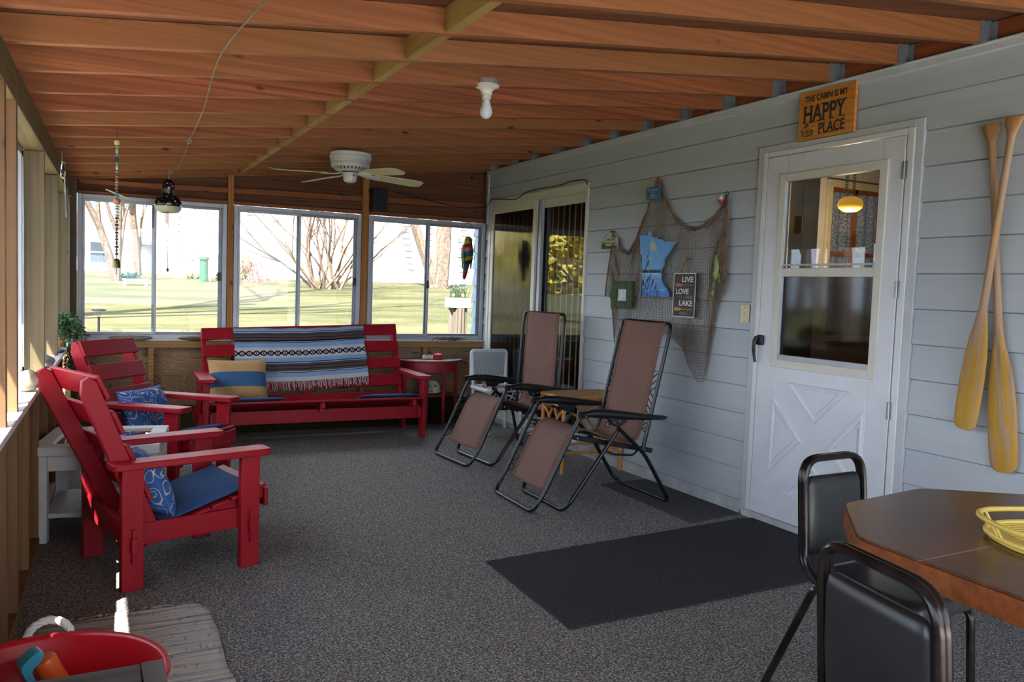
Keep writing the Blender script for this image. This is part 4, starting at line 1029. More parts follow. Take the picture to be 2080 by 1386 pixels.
# ------------------------------------------------------------------ white wicker chair
def weave(name, c1, c2, sc, sx=1.0, sy=None):
    t = NT(name); v = t.coord('Object', scale=(sc*sx, .5 if sy else sc*sx, sc), rand=False)
    ch = t.new('TexChecker', Scale=1.0); ch.inputs['Color1'].default_value = c1; ch.inputs['Color2'].default_value = c2; t.link(v, ch.inputs['Vector'])
    n = t.noise(v, .7, 2); t.base(t.mix(.4, ch.outputs['Color'], t.ramp(n, [(.3,(.3,.3,.3,1)),(.7,(.7,.7,.7,1))]), 'OVERLAY')); t.bump(ch.outputs['Fac'], .6, .004); return t.set(.6, 0, .3)
M_WICK = plain('white_wicker', rgb(214,214,214), .5, var=.02); M_WICKW = weave('white_wicker_weave', rgb(212,212,212), rgb(146,146,150), 120, .42, 1)
wc = thing('wicker_chair', 'small white wicker chair beside the patio door', 'chair', (-.212, 6.61, 0), math.radians(2))
hw = .170
for sx in (-1, 1):
    m = MB(); m.tube([(sx*hw, .135, 0), (sx*hw, .14, .4), (sx*(hw+.006), .17, .715)], [.016,.017,.015], 10); m.build('rear_post', M_WICK, wc)
    MB().tube([(sx*(hw-.005), -.16, 0), (sx*(hw-.01), -.155, .39)], .017, 10).build('front_leg', M_WICK, wc)
    m = MB(); m.tube(arc((0, -.158, .20), .155, 0, PI/2, 8, (sx,0,0), (0,0,1)), .008, 6); m.tube(arc((sx*hw, -.01, .20), .14, 0, PI/2, 8, (0,-1,0), (0,0,1)), .008, 6)
    m.tube([(sx*.14,-.158,.33),(sx*.07,-.158,.385)], .006, 6); m.tube([(sx*.02,-.158,.24),(sx*.09,-.158,.385)], .006, 6)
    m.build('brace', M_WICK, wc)
m = MB(); m.tube(rounded([(-hw-.008,.172,.46),(-hw-.012,.172,.725),(hw+.012,.172,.725),(hw+.008,.172,.46)], .03, 5), .019, 10); m.tube([(-hw,.163,.485),(hw,.163,.485)], .016, 10); m.build('back_frame', M_WICK, wc)
MB().box(-hw+.005, hw-.005, .155, .168, .49, .715).build('back_weave', M_WICKW, wc)
m = MB(); sp = [(q.x, q.y) for q in rounded([V(-.205,-.20,0),(V(.205,-.20,0)),V(.19,.16,0),V(-.19,.16,0)], .05, 5, True)]; m.prism(sp, .385, .412); m.build('seat', M_WICKW, wc, bevel=.008)
m = MB(); m.tube([V(x, y, .400) for x, y in sp], .018, 8, True); m.build('seat_rim', M_WICK, wc)

# ------------------------------------------------------------------ rattan side table
M_RAT = plain('rattan_cane', rgb(190,132,62), .4, var=.1, scale=12); M_RATW = weave('rattan_weave', rgb(196,150,92), rgb(120,82,44), 75)
rt = thing('rattan_table', 'honey-coloured rattan side table between the two reclining chairs', 'table', (-.288, 5.035, 0), math.radians(0))
hx, hy, zt_ = .268, .168, .560
for sx in (-1, 1):
    for sy in (-1, 1):
        MB().tube([(sx*(hx-.02), sy*(hy-.02), 0), (sx*(hx-.02), sy*(hy-.02), zt_-.03)], .0145, 10).build('leg', M_RAT, rt)
MB().box(-hx, hx, -hy, hy, zt_-.018, zt_-.004).build('woven_top', M_RATW, rt, bevel=.004)
m = MB()
for dz in (.0, -.030, -.055): m.tube(rounded([(-hx,-hy,zt_-.012+dz),(hx,-hy,zt_-.012+dz),(hx,hy,zt_-.012+dz),(-hx,hy,zt_-.012+dz)], .03, 4, True), .0135 if dz > -.05 else .010, 8, True)
m.build('rim', M_RAT, rt)
for (ax, ay, px, py) in ((1,0,0,-1),(1,0,0,1),(0,1,-1,0),(0,1,1,0)):
    m = MB(); bx = px*(hx-.02); by = py*(hy-.02); L2 = (hx if ax else hy) - .03
    for s in (-1, 1):
        m.tube(smooth_path([(bx+ax*s*L2*.95, by+ay*s*L2*.95, .20),(bx+ax*s*L2*.75, by+ay*s*L2*.75, .30),(bx+ax*s*.02, by+ay*s*.02, .455)],5), .009, 7)
        m.tube(smooth_path([(bx+ax*s*L2*.95, by+ay*s*L2*.95, .45),(bx+ax*s*L2*.5, by+ay*s*L2*.5, .40),(bx+ax*s*.012, by+ay*s*.012, .25)],5), .009, 7)
    m.tube([(bx-ax*L2, by-ay*L2, .15),(bx+ax*L2, by+ay*L2, .15)], .011, 8)
    m.build('side_brace', M_RAT, rt)

# ------------------------------------------------------------------ reclining chairs
M_TUBE = plain('black_powder_coat', rgb(20,20,23), .32, .0, var=.05, spec=.4)
M_PAD = plain('black_arm_plastic', rgb(20,20,22), .42, 0, var=.05)
def slingmat():
    t = NT('brown_sling_fabric'); v = t.coord('Object'); n = t.noise(v, 260, 1.5, .6); b = t.noise(v, 4, 3)
    c = t.ramp(n, [(.35, rgb(102,74,64)), (.65, rgb(130,96,84))]); t.base(t.mix(.35, c, t.ramp(b, [(.3,(.42,.42,.42,1)),(.7,(.58,.58,.58,1))]), 'OVERLAY')); t.bump(n, .25, .001); return t.set(.75, 0, .3)
M_SLING = slingmat(); M_BOLT = plain('steel_bolt', rgb(170,170,166), .3, .8); M_CORD = plain('black_cord', rgb(22,22,24), .8)
def recliner(label, loc, rz, w=.275, tx=-.345, rx=-.39):
    t = thing('reclining_chair', label, 'chair', loc, rz, 'brown zero-gravity recliners')
    R_ = .0125
    # x forward (to the feet)
    back = rounded([(-.185,-w,.345),(tx+.013,-w,1.06),(tx,-w+.01,1.125),(tx,w-.01,1.125),(tx+.013,w,1.06),(-.185,w,.345)], .055, 6)
    MB().tube(back, R_, 9).build('back_frame', M_TUBE, t)
    leg = rounded([(.262,-w,.585),(.490,-w,.125),(.560,-w+.012,.020),(.560,w-.012,.020),(.490,w,.125),(.262,w,.585)], .055, 6)
    MB().tube(leg, R_, 9).build('leg_rest_frame', M_TUBE, t)
    wi = w - .004
    f1 = rounded([(.0,-wi-.022,.500),(.335,-wi-.022,.05),(.362,-wi+.02,.0135),(.362,wi-.02,.0135),(.335,wi+.022,.05),(.0,wi+.022,.500)], .06, 6)
    MB().tube(f1, R_, 9).build('front_leg', M_TUBE, t)
    f2 = rounded([(.03,-wi-.045,.505),(-.17,-wi-.045,.335),(rx+.035,-wi-.045,.06),(rx,-wi-.01,.0135),(rx,wi+.01,.0135),(rx+.035,wi+.045,.06),(-.17,wi+.045,.335),(.03,wi+.045,.505)], .06, 6)
    MB().tube(f2, R_, 9).build('rear_leg', M_TUBE, t)
    for s in (-1, 1):
        y = s * w
        m = MB(); m.beam((.300, y - s*.018, .447), (-.265, y - s*.018, .338), .020, .030); m.build('seat_rail', M_TUBE, t, bevel=.004)
        m = MB(); m.tube(rounded([(.09,y+s*.006,.362),(.04,y+s*.006,.335),(-.11,y+s*.006,.320),(-.145,y+s*.006,.352)], .03, 4), .007, 7); m.build('link_bar', M_TUBE, t)
        # arm
        ya_ = y + s*.030; rings = []
        for x, z, hw2, hh2 in ((.285,.584,.019,.019),(.225,.590,.022,.020),(.20,.592,.027,.025),(.10,.586,.031,.029),(-.03,.572,.029,.025),(-.16,.558,.026,.019),(-.31,.549,.022,.013),(-.335,.547,.012,.008)):
            rings.append([V(x, ya_ + hw2*math.cos(2*PI*j/14), z + hh2*math.sin(2*PI*j/14)) for j in range(14)])
        m = MB(); m.loft(rings); arm = m.build('armrest', M_PAD, t, angle=60)
        m = MB(); XZ_ = Matrix(((1,0,0,0),(0,0,-1,ya_),(0,1,0,0),(0,0,0,1)))
        m.prism([(.12,.580),(-.05,.566),(-.03,.535),(.0,.512),(.045,.508),(.085,.540)], -.013, .013, XZ_); m.build('bracket', M_PAD, arm, bevel=.004)
        m = MB(); m.tube(arc((.095, ya_, .520), .018, 0, 2*PI*15/16, 15, (1,0,0), (0,0,1)), .003, 5, True); m.beam((.04,ya_,.528),(.085,ya_,.524), .012, .014); m.build('lock_lever', M_PAD, arm)
        m = MB(); cap = (.285, .584)
        m.lathe([(.021,0),(.021,.05)], (.240, ya_, .585), 14, Matrix.Rotation(PI/2, 3, 'Y')); m.build('end_cap', M_TUBE, arm)
        for bx, bz in ((.03,.545),(.058,.535),(.0,.492),(.262,.578),(-.315,.549)): MB().ball((bx, ya_ + s*.026 if bz > .54 else ya_ + s*.014, bz), .0055, 8, 5).build('bolt', M_BOLT, t)
        for bx, bz in ((.292,.446),(.09,.362),(-.145,.352),(-.19,.352)): MB().ball((bx, y + s*.02, bz), .0055, 8, 5).build('bolt', M_BOLT, t)
    # sling
    prof = smooth_path([(-.322,0,1.128),(-.312,0,1.118),(-.296,0,1.03),(-.262,0,.83),(-.228,0,.62),(-.202,0,.47),(-.17,0,.405),(-.11,0,.385),(.0,0,.412),(.12,0,.455),(.205,0,.482),(.272,0,.465),(.325,0,.40),(.39,0,.27),(.462,0,.125)], 5)
    prof = [V(q.x + ((tx + .328) * (q.z - .40) / .72 if q.z > .40 and q.x < -.1 else 0), 0, q.z) for q in prof]
    hw_ = .222; m = MB(); k = len(prof)
    m.grid(lambda u, v: (lambda q: V(q.x, -hw_ + 2*hw_*u, q.z - .012*math.sin(PI*u)*(1 if .25 < v < .62 else .25)))(prof[min(k-1, int(round(v*(k-1))))]), 8, k-1)
    sg = m.build('sling', M_SLING, t, solid=.003, angle=80)
    for s in (-1, 1):
        m = MB(); m.tube([V(q.x, s*(hw_-.004), q.z) for q in prof], .006, 6); m.tube([V(q.x, s*(hw_-.038), q.z+.0025) for q in prof[2:-2]], .0015, 4); m.build('seam', M_SLING, sg)
        # lacing
        m = MB(); pts = []
        fr = [(V(-.185,0,.345), V(-.315,0,1.06)), (V(.262,0,.585), V(.490,0,.125))]
        for j in range(22):
            f = j / 21; q = prof[int((.20 + .25*(1-f)) * (k-1))] if False else None
        idx = [i for i, q in enumerate(prof) if .44 < q.z < .86 and q.x < -.10]
        for j in range(20):
            f = j / 19; i = idx[int(f*(len(idx)-1))]; q = prof[i]
            pts.append(V(q.x, s*(hw_+.002), q.z)) if j % 2 == 0 else pts.append(V(-.185 + (tx+.198)*((q.z-.345)/.715), s*(w-.008), q.z))
        m.tube(pts, .0042, 5); m.build('lacing', M_CORD, t); m = MB(); pts = []
        idx = [i for i, q in enumerate(prof) if .13 < q.z < .45 and q.x > .26]
        for j in range(16):
            f = j / 15; i = idx[int(f*(len(idx)-1))]; q = prof[i]
            pts.append(V(q.x, s*(hw_+.002), q.z)) if j % 2 == 0 else pts.append(V(.262 + .228*((.585-q.z)/.46), s*(w-.008), q.z))
        m.tube(pts, .0042, 5); m.build('lacing', M_CORD, t)
    return t
recliner('brown mesh reclining chair in front, left of the storm door', (-.682, 4.275, 0), PI - .03, .272, -.358, -.385)
recliner('brown mesh reclining chair behind, in front of the patio door', (-.565, 5.565, 0), PI + .08, .285, -.240, -.27)
# ------------------------------------------------------------------ things on the house wall
def wall_thing(name, label, cat, y, z, off=.014, group=None):
    return thing(name, label, cat, (-off, y, z), 0, group, WALL_R)
M_INK = plain('dark_lettering', rgb(52,34,28), .8, var=.03); M_WINK = plain('white_lettering', rgb(214,214,210), .8, var=.02)
def plankmat(name, c1, c2, n, h):
    t = NT(name); tc = t.new('TexCoord'); s = t.new('SeparateXYZ'); t.link(tc.outputs['Object'], s.inputs[0])
    nz = t.noise(t.coord(scale=(5,50,50)), 1, 4); c = t.ramp(nz, [(.3,c1),(.7,c2)])
    f = t.math('FRACT', t.math('DIVIDE', s.outputs[1], h/n)); c = t.mix(t.math('LESS_THAN', f, .02), c, tuple(x*.45 for x in c1[:3])+(1,))
    fl = t.math('FLOOR', t.math('DIVIDE', s.outputs[1], h/n)); hue = t.math('FRACT', t.math('MULTIPLY', fl, .37)); c = t.mix(t.math('MULTIPLY', hue, .4), c, c1); t.base(c); return t.set(.55, 0, .3)
hp = wall_thing('wooden_sign', 'orange wooden plank sign reading THE CABIN IS MY HAPPY PLACE above the door', 'sign', 3.341, 2.176, .026)
SW, SH = .372, .262
MB().box(0, SW, 0, SH, -.008, .010).build('board', plankmat('orange_plank', rgb(180,112,46), rgb(208,146,72), 3, .262), hp, bevel=.002)
text('THE CABIN IS MY', 'lettering', M_INK, hp, .040, .204, .0105, .285, .034, bold=.02)
text('HAPPY', 'lettering', M_INK, hp, .036, .094, .0105, .278, .092, bold=.018)
text('PLACE', 'lettering', M_INK, hp, .142, .024, .0105, .172, .058, bold=.018)
m = MB()                                               # slab serifs on the big words
for x, ww in ((.034,.028),(.075,.024),(.093,.026),(.130,.026),(.157,.030),(.215,.030),(.292,.026)): m.box(x-.002, x+ww-.004, .092, .098, .0105, .0118)
for x, ww in ((.034,.028),(.075,.024),(.157,.030),(.215,.030),(.270,.026),(.300,.024)): m.box(x-.002, x+ww-.006, .178, .184, .0105, .0118)
for x in (.142,.182,.216,.243): m.box(x-.002, x+.020, .023, .028, .0105, .0118)
m.build('serif', M_INK, hp)
m = MB(); z_ = .0105
def strk(m, pts, w=.0028, z=.0105):
    for a, b in zip(pts, pts[1:]): m.beam((a[0],a[1],z+.0006), (b[0],b[1],z+.0006), w, .0012, (0,0,1) if False else (b[1]-a[1], a[0]-b[0], 0))
strk(m, [(.018,.050),(.044,.078),(.108,.045)]); strk(m, [(.044,.078),(.062,.052),(.108,.045)]); strk(m, [(.018,.050),(.030,.050),(.062,.052)]); strk(m, [(.030,.050),(.030,.026),(.062,.020),(.104,.026),(.104,.045)]); strk(m, [(.062,.052),(.062,.020)])
for k in range(5): strk(m, [(.068+.008*k,.050),(.068+.008*k,.024)], .0018)
for x in (.056,.066): strk(m, [(x-.005,.074),(x,.090),(x+.005,.074)], .004)
strk(m, [(.040,.044),(.050,.044),(.050,.034),(.040,.034),(.040,.044)], .0018)
m.build('cabin_drawing', M_INK, hp)
# paddles ------------------------------------------------
def paddlemat():
    t = NT('worn_paddle_paint'); v = t.coord('Object', scale=(2.2,30,30)); n = t.noise(v, 1, 6, .72, .3); tc = t.new('TexCoord'); s = t.new('SeparateXYZ'); t.link(tc.outputs['Object'], s.inputs[0])
    woodc = t.ramp(t.noise(t.coord('Object', scale=(4,60,60)), 1, 4), [(.3, rgb(150,122,98)), (.7, rgb(180,150,122))])
    isb = t.math('GREATER_THAN', s.outputs[0], .84); isg = t.math('LESS_THAN', s.outputs[0], .075)
    yel = t.ramp(t.noise(t.coord('Object', scale=(1.4,9,9)), 1.2, 3), [(.35, rgb(172,130,38)), (.6, rgb(188,144,60)), (.75, rgb(184,140,90))])
    m1 = t.ramp(t.math('ADD', n, t.math('MULTIPLY', t.ramp(s.outputs[0], [(0,(0,0,0,1)),(.90,(0,0,0,1)),(.99,(1,1,1,1)),(1,(1,1,1,1))]), .045)), [(.50,(0,0,0,1)),(.56,(1,1,1,1))])
    c = t.mix(t.math('MULTIPLY', m1, isb), woodc, yel); c = t.mix(t.math('MULTIPLY', isg, .55), c, rgb(176,120,52)); c = t.mix(t.math('MULTIPLY', t.math('GREATER_THAN', t.noise(t.coord('Object', scale=(1.2,30,30)), 1, 2), .60), t.math('LESS_THAN', s.outputs[0], .84)), c, rgb(182,136,88))
    gr = t.math('MULTIPLY', t.ramp(t.noise(v, 1.3, 4), [(.62,(0,0,0,1)),(.72,(1,1,1,1))]), t.ramp(s.outputs[0], [(0,(0,0,0,1)),(.86,(0,0,0,1)),(.93,(.8,.8,.8,1)),(1,(.8,.8,.8,1))]))
    c = t.mix(gr, c, rgb(62,54,48)); t.base(c); t.bump(n, .2, .001); return t.set(.6, 0, .3)
def paddle(label, p, q, off, blade_w, tipskew, mirror=1):
    a = V(0, p[0], p[1]); b = V(0, q[0], q[1]); d = (b - a); L = d.length; d.normalize()
    t = thing('paddle', label, 'paddle', (-off, p[0], p[1]), 0, 'crossed wooden paddles'); sd = V(-1,0,0).cross(d).normalized()
    X = d; Z = V(-1,0,0); Y = Z.cross(X); t.matrix_world = Matrix(((X.x,Y.x,Z.x,-off),(X.y,Y.y,Z.y,p[0]),(X.z,Y.z,Z.z,p[1]),(0,0,0,1)))
    def ring(x, hw, hh, n=16, sk=0): return [V(x + sk*math.cos(2*PI*j/n)*hw, hw*math.cos(2*PI*j/n), hh*math.sin(2*PI*j/n)) for j in range(n)]
    prof = [(0,.036,.012),(.006,.041,.015),(.03,.038,.016),(.06,.024,.016),(.085,.0165,.0155),(.2,.0155,.0150),(L*.42,.0155,.0150),(L*.56,.0170,.0150)]
    nb = L*.60
    for f, hw, hh in ((.0,.019,.0145),(.10,.028,.013),(.22,blade_w*.70,.011),(.38,blade_w*.90,.009),(.6,blade_w,.008),(.85,blade_w*.97,.007),(.955,blade_w*.88,.006),(.985,blade_w*.70,.005),(1.0,blade_w*.42,.004)):
        prof.append((nb + (L-nb)*f, hw, hh))
    m = MB(); m.loft([ring(x, hw, hh, 16, tipskew if x > L*.9 else 0) for x, hw, hh in prof])
    m.build('paddle_body', M_PADL, t, angle=60)
    return t
M_PADL = paddlemat()
paddle('longer weathered paddle, its peeling yellow blade hanging on the right', (2.243, 2.100), (2.078, .592), .030, .066, 0)
paddle('shorter paddle with the bright yellow blade, hanging on the left of the crossed pair', (2.125, 2.108), (2.250, .752), .062, .058, .0)
# fishing net ----------------------------------------------
TOPC = [(5.105,1.760),(5.014,1.656),(4.938,1.606),(4.859,1.639),(4.744,1.809),(4.652,1.963),(4.575,2.095),(4.498,1.973),(4.40,1.845),(4.284,1.768),(4.16,1.745),(4.037,1.78),(3.938,1.865),(3.885,1.931)]
BOT = [(3.84,1.36),(3.87,1.30),(3.936,1.235),(3.962,1.05),(3.99,.89),(4.01,.757),(4.077,.754),(4.165,.846),(4.248,.952),(4.318,.985),(4.411,1.04),(4.667,1.0),(4.9,.93),(5.03,.92),(5.06,1.10),(5.10,1.27),(5.17,1.285)]
fn_ = thing('fishing_net', 'brown fishing net draped from three pegs on the house wall', 'net', (-.031, 4.5, .75), 0, None, WALL_R)
topc = list(reversed(TOPC))
def netp(u, v):
    y = 5.105 + (3.885 - 5.105) * u; yb = 5.165 + (3.842 - 5.165) * u
    zt = interp(topc, y); zb = interp(BOT, yb)
    vv = v ** .93
    x = y + (yb - y) * vv + .012 * math.sin(v * 13 + u * 22) * (1 - abs(2*v-1)); z = zt + (zb - zt) * vv + .010 * math.sin(u * 40 + v * 5) * v * (1-v) * 2
    return V(4.5 - x, z - .75, .004 + .010 * noise.noise((u*7, v*6, .4)) + .005*math.sin(u*26))
M_NET = plain('net_twine', rgb(122,104,84), .95, var=.15, scale=30)
m = MB(); m.grid(netp, 74, 50); m.build('mesh', M_NET, fn_, wire=.0036, flat=True)
m = MB(); pts = smooth_path([V(4.5 - y, z - .75, .006 + .006*math.sin(i*3)) for i, (y, z) in enumerate(TOPC)], 5)
for o in range(3): m.tube([p + V(.004*math.sin(i*.9+o*2.1), .006*math.cos(i*.9+o*2.1) - .006*o, .005*math.sin(i*1.3+o)) for i, p in enumerate(pts)], .0055, 5)
m.tube(smooth_path([(4.5-5.105,1.01,.012),(4.5-5.115,.86,.012),(4.5-5.145,.70,.012),(4.5-5.165,.53,.012)],5), .006, 5)
for o in range(4): m.tube(smooth_path([(4.5-3.890+.004*o,1.17,.012),(4.5-3.885+.010*o,1.0,.014),(4.5-3.893+.010*o,.84,.016),(4.5-3.905+.014*o,.66,.012)],5), .0055, 5)
m.build('gathered_edge', plain('thick_net_rope', rgb(116,92,70), .95, var=.15, scale=30), fn_)
m = MB(); m.prism([(4.5-4.600,1.345),(4.5-4.548,1.345),(4.5-4.574,1.215)][::-1], .002, .02); m.prism([(4.5-4.610,1.270),(4.5-4.575,1.362),(4.5-4.545,1.270)], .003, .024); m.build('peak_knot', plain('peak_rope', rgb(120,84,66), .95), fn_)
# state-shaped lake painting
MN = [(4.739,1.717),(4.648,1.717),(4.633,1.744),(4.619,1.742),(4.610,1.706),(4.575,1.697),(4.543,1.699),(4.515,1.682),(4.488,1.683),(4.455,1.662),(4.425,1.667),(4.385,1.660),(4.335,1.660),(4.360,1.640),(4.402,1.593),(4.440,1.560),(4.456,1.535),(4.457,1.506),(4.480,1.478),(4.488,1.461),(4.480,1.440),(4.474,1.400),(4.450,1.372),(4.415,1.350),(4.385,1.318),(4.383,1.291),(4.690,1.289),(4.694,1.420),(4.708,1.450),(4.698,1.480),(4.712,1.530),(4.722,1.600)]
ls = wall_thing('lake_painting', 'blue state-shaped wooden cutout painted with cattails and a lake', 'painting', 4.74, 1.288, .045)
def skymat():
    t = NT('painted_lake_blue'); v = t.coord('Object', rand=False); s = t.new('SeparateXYZ'); t.link(v, s.inputs[0])
    c = t.ramp(s.outputs[1], [(0, rgb(60,116,196)), (.13, rgb(98,152,214)), (.165, rgb(150,190,224)), (.20, rgb(106,164,220)), (.45, rgb(92,156,220))])
    n = t.noise(v, 9.0, 1.0); c = t.mix(t.math('MULTIPLY', t.ramp(n, [(.58,(0,0,0,1)),(.68,(.8,.8,.8,1))]), t.math('GREATER_THAN', s.outputs[1], .2)), c, rgb(196,196,140))
    w = t.noise(t.coord('Object', scale=(12,90,1), rand=False), 1, 3); c = t.mix(t.math('MULTIPLY', t.ramp(w, [(.55,(0,0,0,1)),(.62,(.6,.6,.6,1))]), t.math('LESS_THAN', s.outputs[1], .165)), c, rgb(150,188,224)); t.base(c); return t.set(.5, 0, .3)
m = MB(); m.prism([(4.74 - y, z - 1.288) for y, z in MN], 0, .012); m.build('cutout', skymat(), ls)
M_REED = plain('dark_reed_paint', rgb(30,36,40), .7)
m = MB()
for (x0, y0, x1, y1, x2, y2) in ((.055,.0,.045,.2,.030,.285),(.06,.02,.085,.2,.115,.32),(.075,.165,.10,.22,.115,.250),(.07,0,.10,.09,.120,.135),(.10,.0,.13,.09,.142,.15),(.15,.0,.16,.07,.175,.115),(.19,0,.20,.05,.215,.085),(.225,.0,.232,.04,.245,.06),(.13,0,.10,.06,.065,.105),(.24,0,.235,.02,.225,.045),(.045,.0,.05,.05,.056,.10)):
    pts = smooth_path([(x0,y0,.0126),(x1,y1,.0126),(x2,y2,.0126)], 5); strk(m, [(p.x,p.y) for p in pts], .0026, .0122)
for (x, y, l, a) in ((.030,.27,.045,.25),(.115,.235,.045,-.25),(.118,.12,.04,-.3),(.142,.135,.045,-.2),(.174,.10,.04,-.3),(.213,.07,.035,-.3),(.065,.095,.03,.3)):
    strk(m, [(x + a*l*.5, y - l/2), (x - a*l*.5, y + l/2)], .0085, .0124)
for k in range(16):
    x = .048 + .0137*k; strk(m, [(x,.166),(x + .003*math.sin(k), .178 + .012*abs(math.sin(k*1.9)))], .010, .0122)
strk(m, [(.045,.168),(.262,.168)], .004, .0122)
m.build('painted_cattails', M_REED, ls)
# LIVE LOVE LAKE
lv = wall_thing('plank_sign', 'dark hanging sign reading LIVE LOVE LAKE on the fishing net', 'sign', 4.336, 1.160, .048)
SW, SH = .224, .292
MB().box(0, SW, 0, SH, 0, .009).build('board', plain('charcoal_paint', rgb(66,60,58), .7, var=.08), lv)
m = MB()
def rag(a, b): return [V(a[0]+(b[0]-a[0])*i/14, a[1]+(b[1]-a[1])*i/14, 0) + V(.002*math.sin(i*2.7), .002*math.cos(i*3.1), 0) for i in range(15)]
for a, b in (((.003,.004),(SW-.003,.004)),((SW-.003,.004),(SW-.003,SH-.004)),((SW-.003,SH-.004),(.003,SH-.004)),((.003,SH-.004),(.003,.004))): strk(m, [(p.x,p.y) for p in rag(a, b)], .0065, .0088)
m.build('worn_edge', M_WINK, lv)
text('LIVE', 'lettering', M_WINK, lv, .088, .232, .0092, .112, .036, bold=.02); text('LOVE', 'lettering', M_WINK, lv, .030, .152, .0092, .128, .036, bold=.02); text('LAKE', 'lettering', M_WINK, lv, .068, .076, .0092, .132, .036, bold=.02)
for (xa, xb, y, c, nm) in ((.022,.200,.212,(176,104,92),'coral'),(.198,.036,.133,(84,96,130),'slate'),(.018,.202,.053,(186,140,54),'mustard')):
    s = 1 if xb > xa else -1; m = MB()
    m.prism([(xa,y-.006),(xa+s*.01,y-.012),(xa+s*.045,y-.011),(xa+s*.075,y-.004),(xa+s*.075,y+.004),(xa+s*.045,y+.011),(xa+s*.01,y+.012),(xa,y+.006)], .009, .0105)
    b_ = m.build('painted_oar', plain(nm + '_paint', rgb(*c), .7), lv)
    m = MB(); m.box(min(xa+s*.075,xb), max(xa+s*.075,xb), y-.004, y+.004, .009, .0102); m.build('oar_shaft', plain(nm + '_shaft', rgb(*(int(x*.75) for x in c)), .7), b_)
text('GRAND LK', 'lettering', plain('faint_lettering', rgb(150,148,144), .8), lv, .075, .018, .0092, .075, .018)
m = MB()
for s in (-1, 1): m.tube([(.112,.385,.008),(.112+s*.045,SH-.004,.006)], .004, 6)
m.build('hanging_rope', plain('jute_rope', rgb(150,116,80), .9), lv); MB().lathe([(.0,.0),(.006,.0),(.006,.05)], (.112,.386,-.04), 8).build('hook', M_GALV, lv)
# green frame
gf_ = wall_thing('picture_frame', 'rustic green picture frame with a small pale photo, left of the lake painting', 'frame', 5.046, 1.195, .050)
SW, SH = .254, .198
M_GF = wood('green_frame_wood', rgb(44,70,44), rgb(70,96,62), 'X', .7, grain=40, along=2, knots=False)
m = MB(); x0, x1, y0, y1 = .068, .188, .054, .140
m.box(0,x0,0,SH,0,.022); m.box(x1,SW,0,SH,0,.022); m.box(x0,x1,0,y0,0,.022); m.box(x0,x1,y1,SH,0,.022); m.build('frame', M_GF, gf_, bevel=.004)
t = NT('faded_photo'); t.base(t.ramp(t.noise(t.coord(), 16, 3), [(.35, rgb(150,150,166)), (.5, rgb(190,192,200)), (.65, rgb(206,206,210))])); MB().box(x0,x1,y0,y1,.004,.008).build('photo', t.set(.4), gf_)
m = MB()
for y in (.024, .168): m.box(.08,.17,y-.008,y+.008,.0215,.0235)
m.build('brown_stamp', plain('brown_stamp', rgb(96,74,44), .8), gf_)
# small welcome sign
ws = wall_thing('small_sign', 'small green and cream hanging sign at the left peg of the net', 'sign', 5.232, 1.636, .045)
MB().box(0,.212,0,.080,0,.008).build('board', plain('cream_sign_paint', rgb(170,168,136), .7, var=.06), ws, bevel=.002)
m = MB(); M_DG = plain('dark_green_paint', rgb(58,70,40), .7)
m.box(.004,.208,.0,.020,.008,.0092)
for k in range(5): m.prism([(.006+.011*k,.018),(.018+.011*k,.018),(.012+.011*k,.050+.012*abs(math.sin(k*2)))], .008, .0095)
m.box(.06,.205,.036,.042,.008,.0092); m.box(.06,.205,.052,.054,.008,.0092)
for k in range(4): m.prism([(.135+.012*k,.018),(.145+.012*k,.018),(.141+.012*k,.040)], .008, .0095)
m.build('painted_trees', M_DG, ws); text('WELCOME', 'lettering', M_DG, ws, .075, .060, .0082, .11, .013)
m = MB(); m.tube([(.02,.080,.004),(.114,.132,.002)], .0015, 5); m.tube([(.20,.080,.004),(.114,.132,.002)], .0015, 5); m.build('hanging_wire', M_GALV, ws)
MB().lathe([(.005,0),(.009,.03),(.004,.045)], (.114,.128,-.035), 8).build('peg', plain('peg_wood', rgb(96,82,60), .8), ws)
# blue welcome sign at the peak
bs = wall_thing('small_sign', 'small blue Welcome to the Lake sign at the top peak of the net', 'sign', 4.680, 1.960, .052)
MB().box(0,.148,0,.086,0,.009).build('board', plankmat('blue_plank', rgb(52,98,132), rgb(74,122,156), 3, .086), bs, bevel=.002)
M_LB = plain('pale_blue_lettering', rgb(150,184,206), .8)
text('Welcome', 'lettering', M_LB, bs, .012, .058, .0092, .122, .022); text('to the', 'lettering', M_LB, bs, .05, .046, .0092, .04, .010); text('Lake', 'lettering', M_LB, bs, .046, .022, .0092, .056, .020)
m = MB(); strk(m, [(.012+.006*i, .012+.003*(i%2)) for i in range(21)], .003, .009); m.build('wave_line', M_LB, bs)
# bobber and hook, fish lure
bb = wall_thing('bobber', 'red and white fishing bobber at the right peg of the net', 'bobber', 3.920, 1.902, .048)
MB().ball((0,-.002,0), .021, 14, 8).build('red_half', plain('red_bobber', rgb(168,50,40), .35), bb)
MB().lathe([(.0205,.003),(.019,.012),(.010,.022),(.004,.026),(.004,.034)], (0,0,0), 14, Matrix.Rotation(-PI/2, 3, 'X')).build('white_half', M_WHITE, bb)
m = MB(); m.tube([(.045,.03,.0),(.048,-.02,.004),(.044,-.045,.01),(.028,-.05,.014),(.020,-.035,.014)], .0022, 6); m.tube(arc((.045,.034,0), .014, 0, 2*PI*11/12, 11, (1,0,0), (0,1,0)), .0022, 5, True); m.build('hook', M_BLACK, bb)
fl_ = wall_thing('fish_lure', 'mottled green and yellow fish ornament hanging on the right edge of the net', 'ornament', 3.925, 1.30, .050)
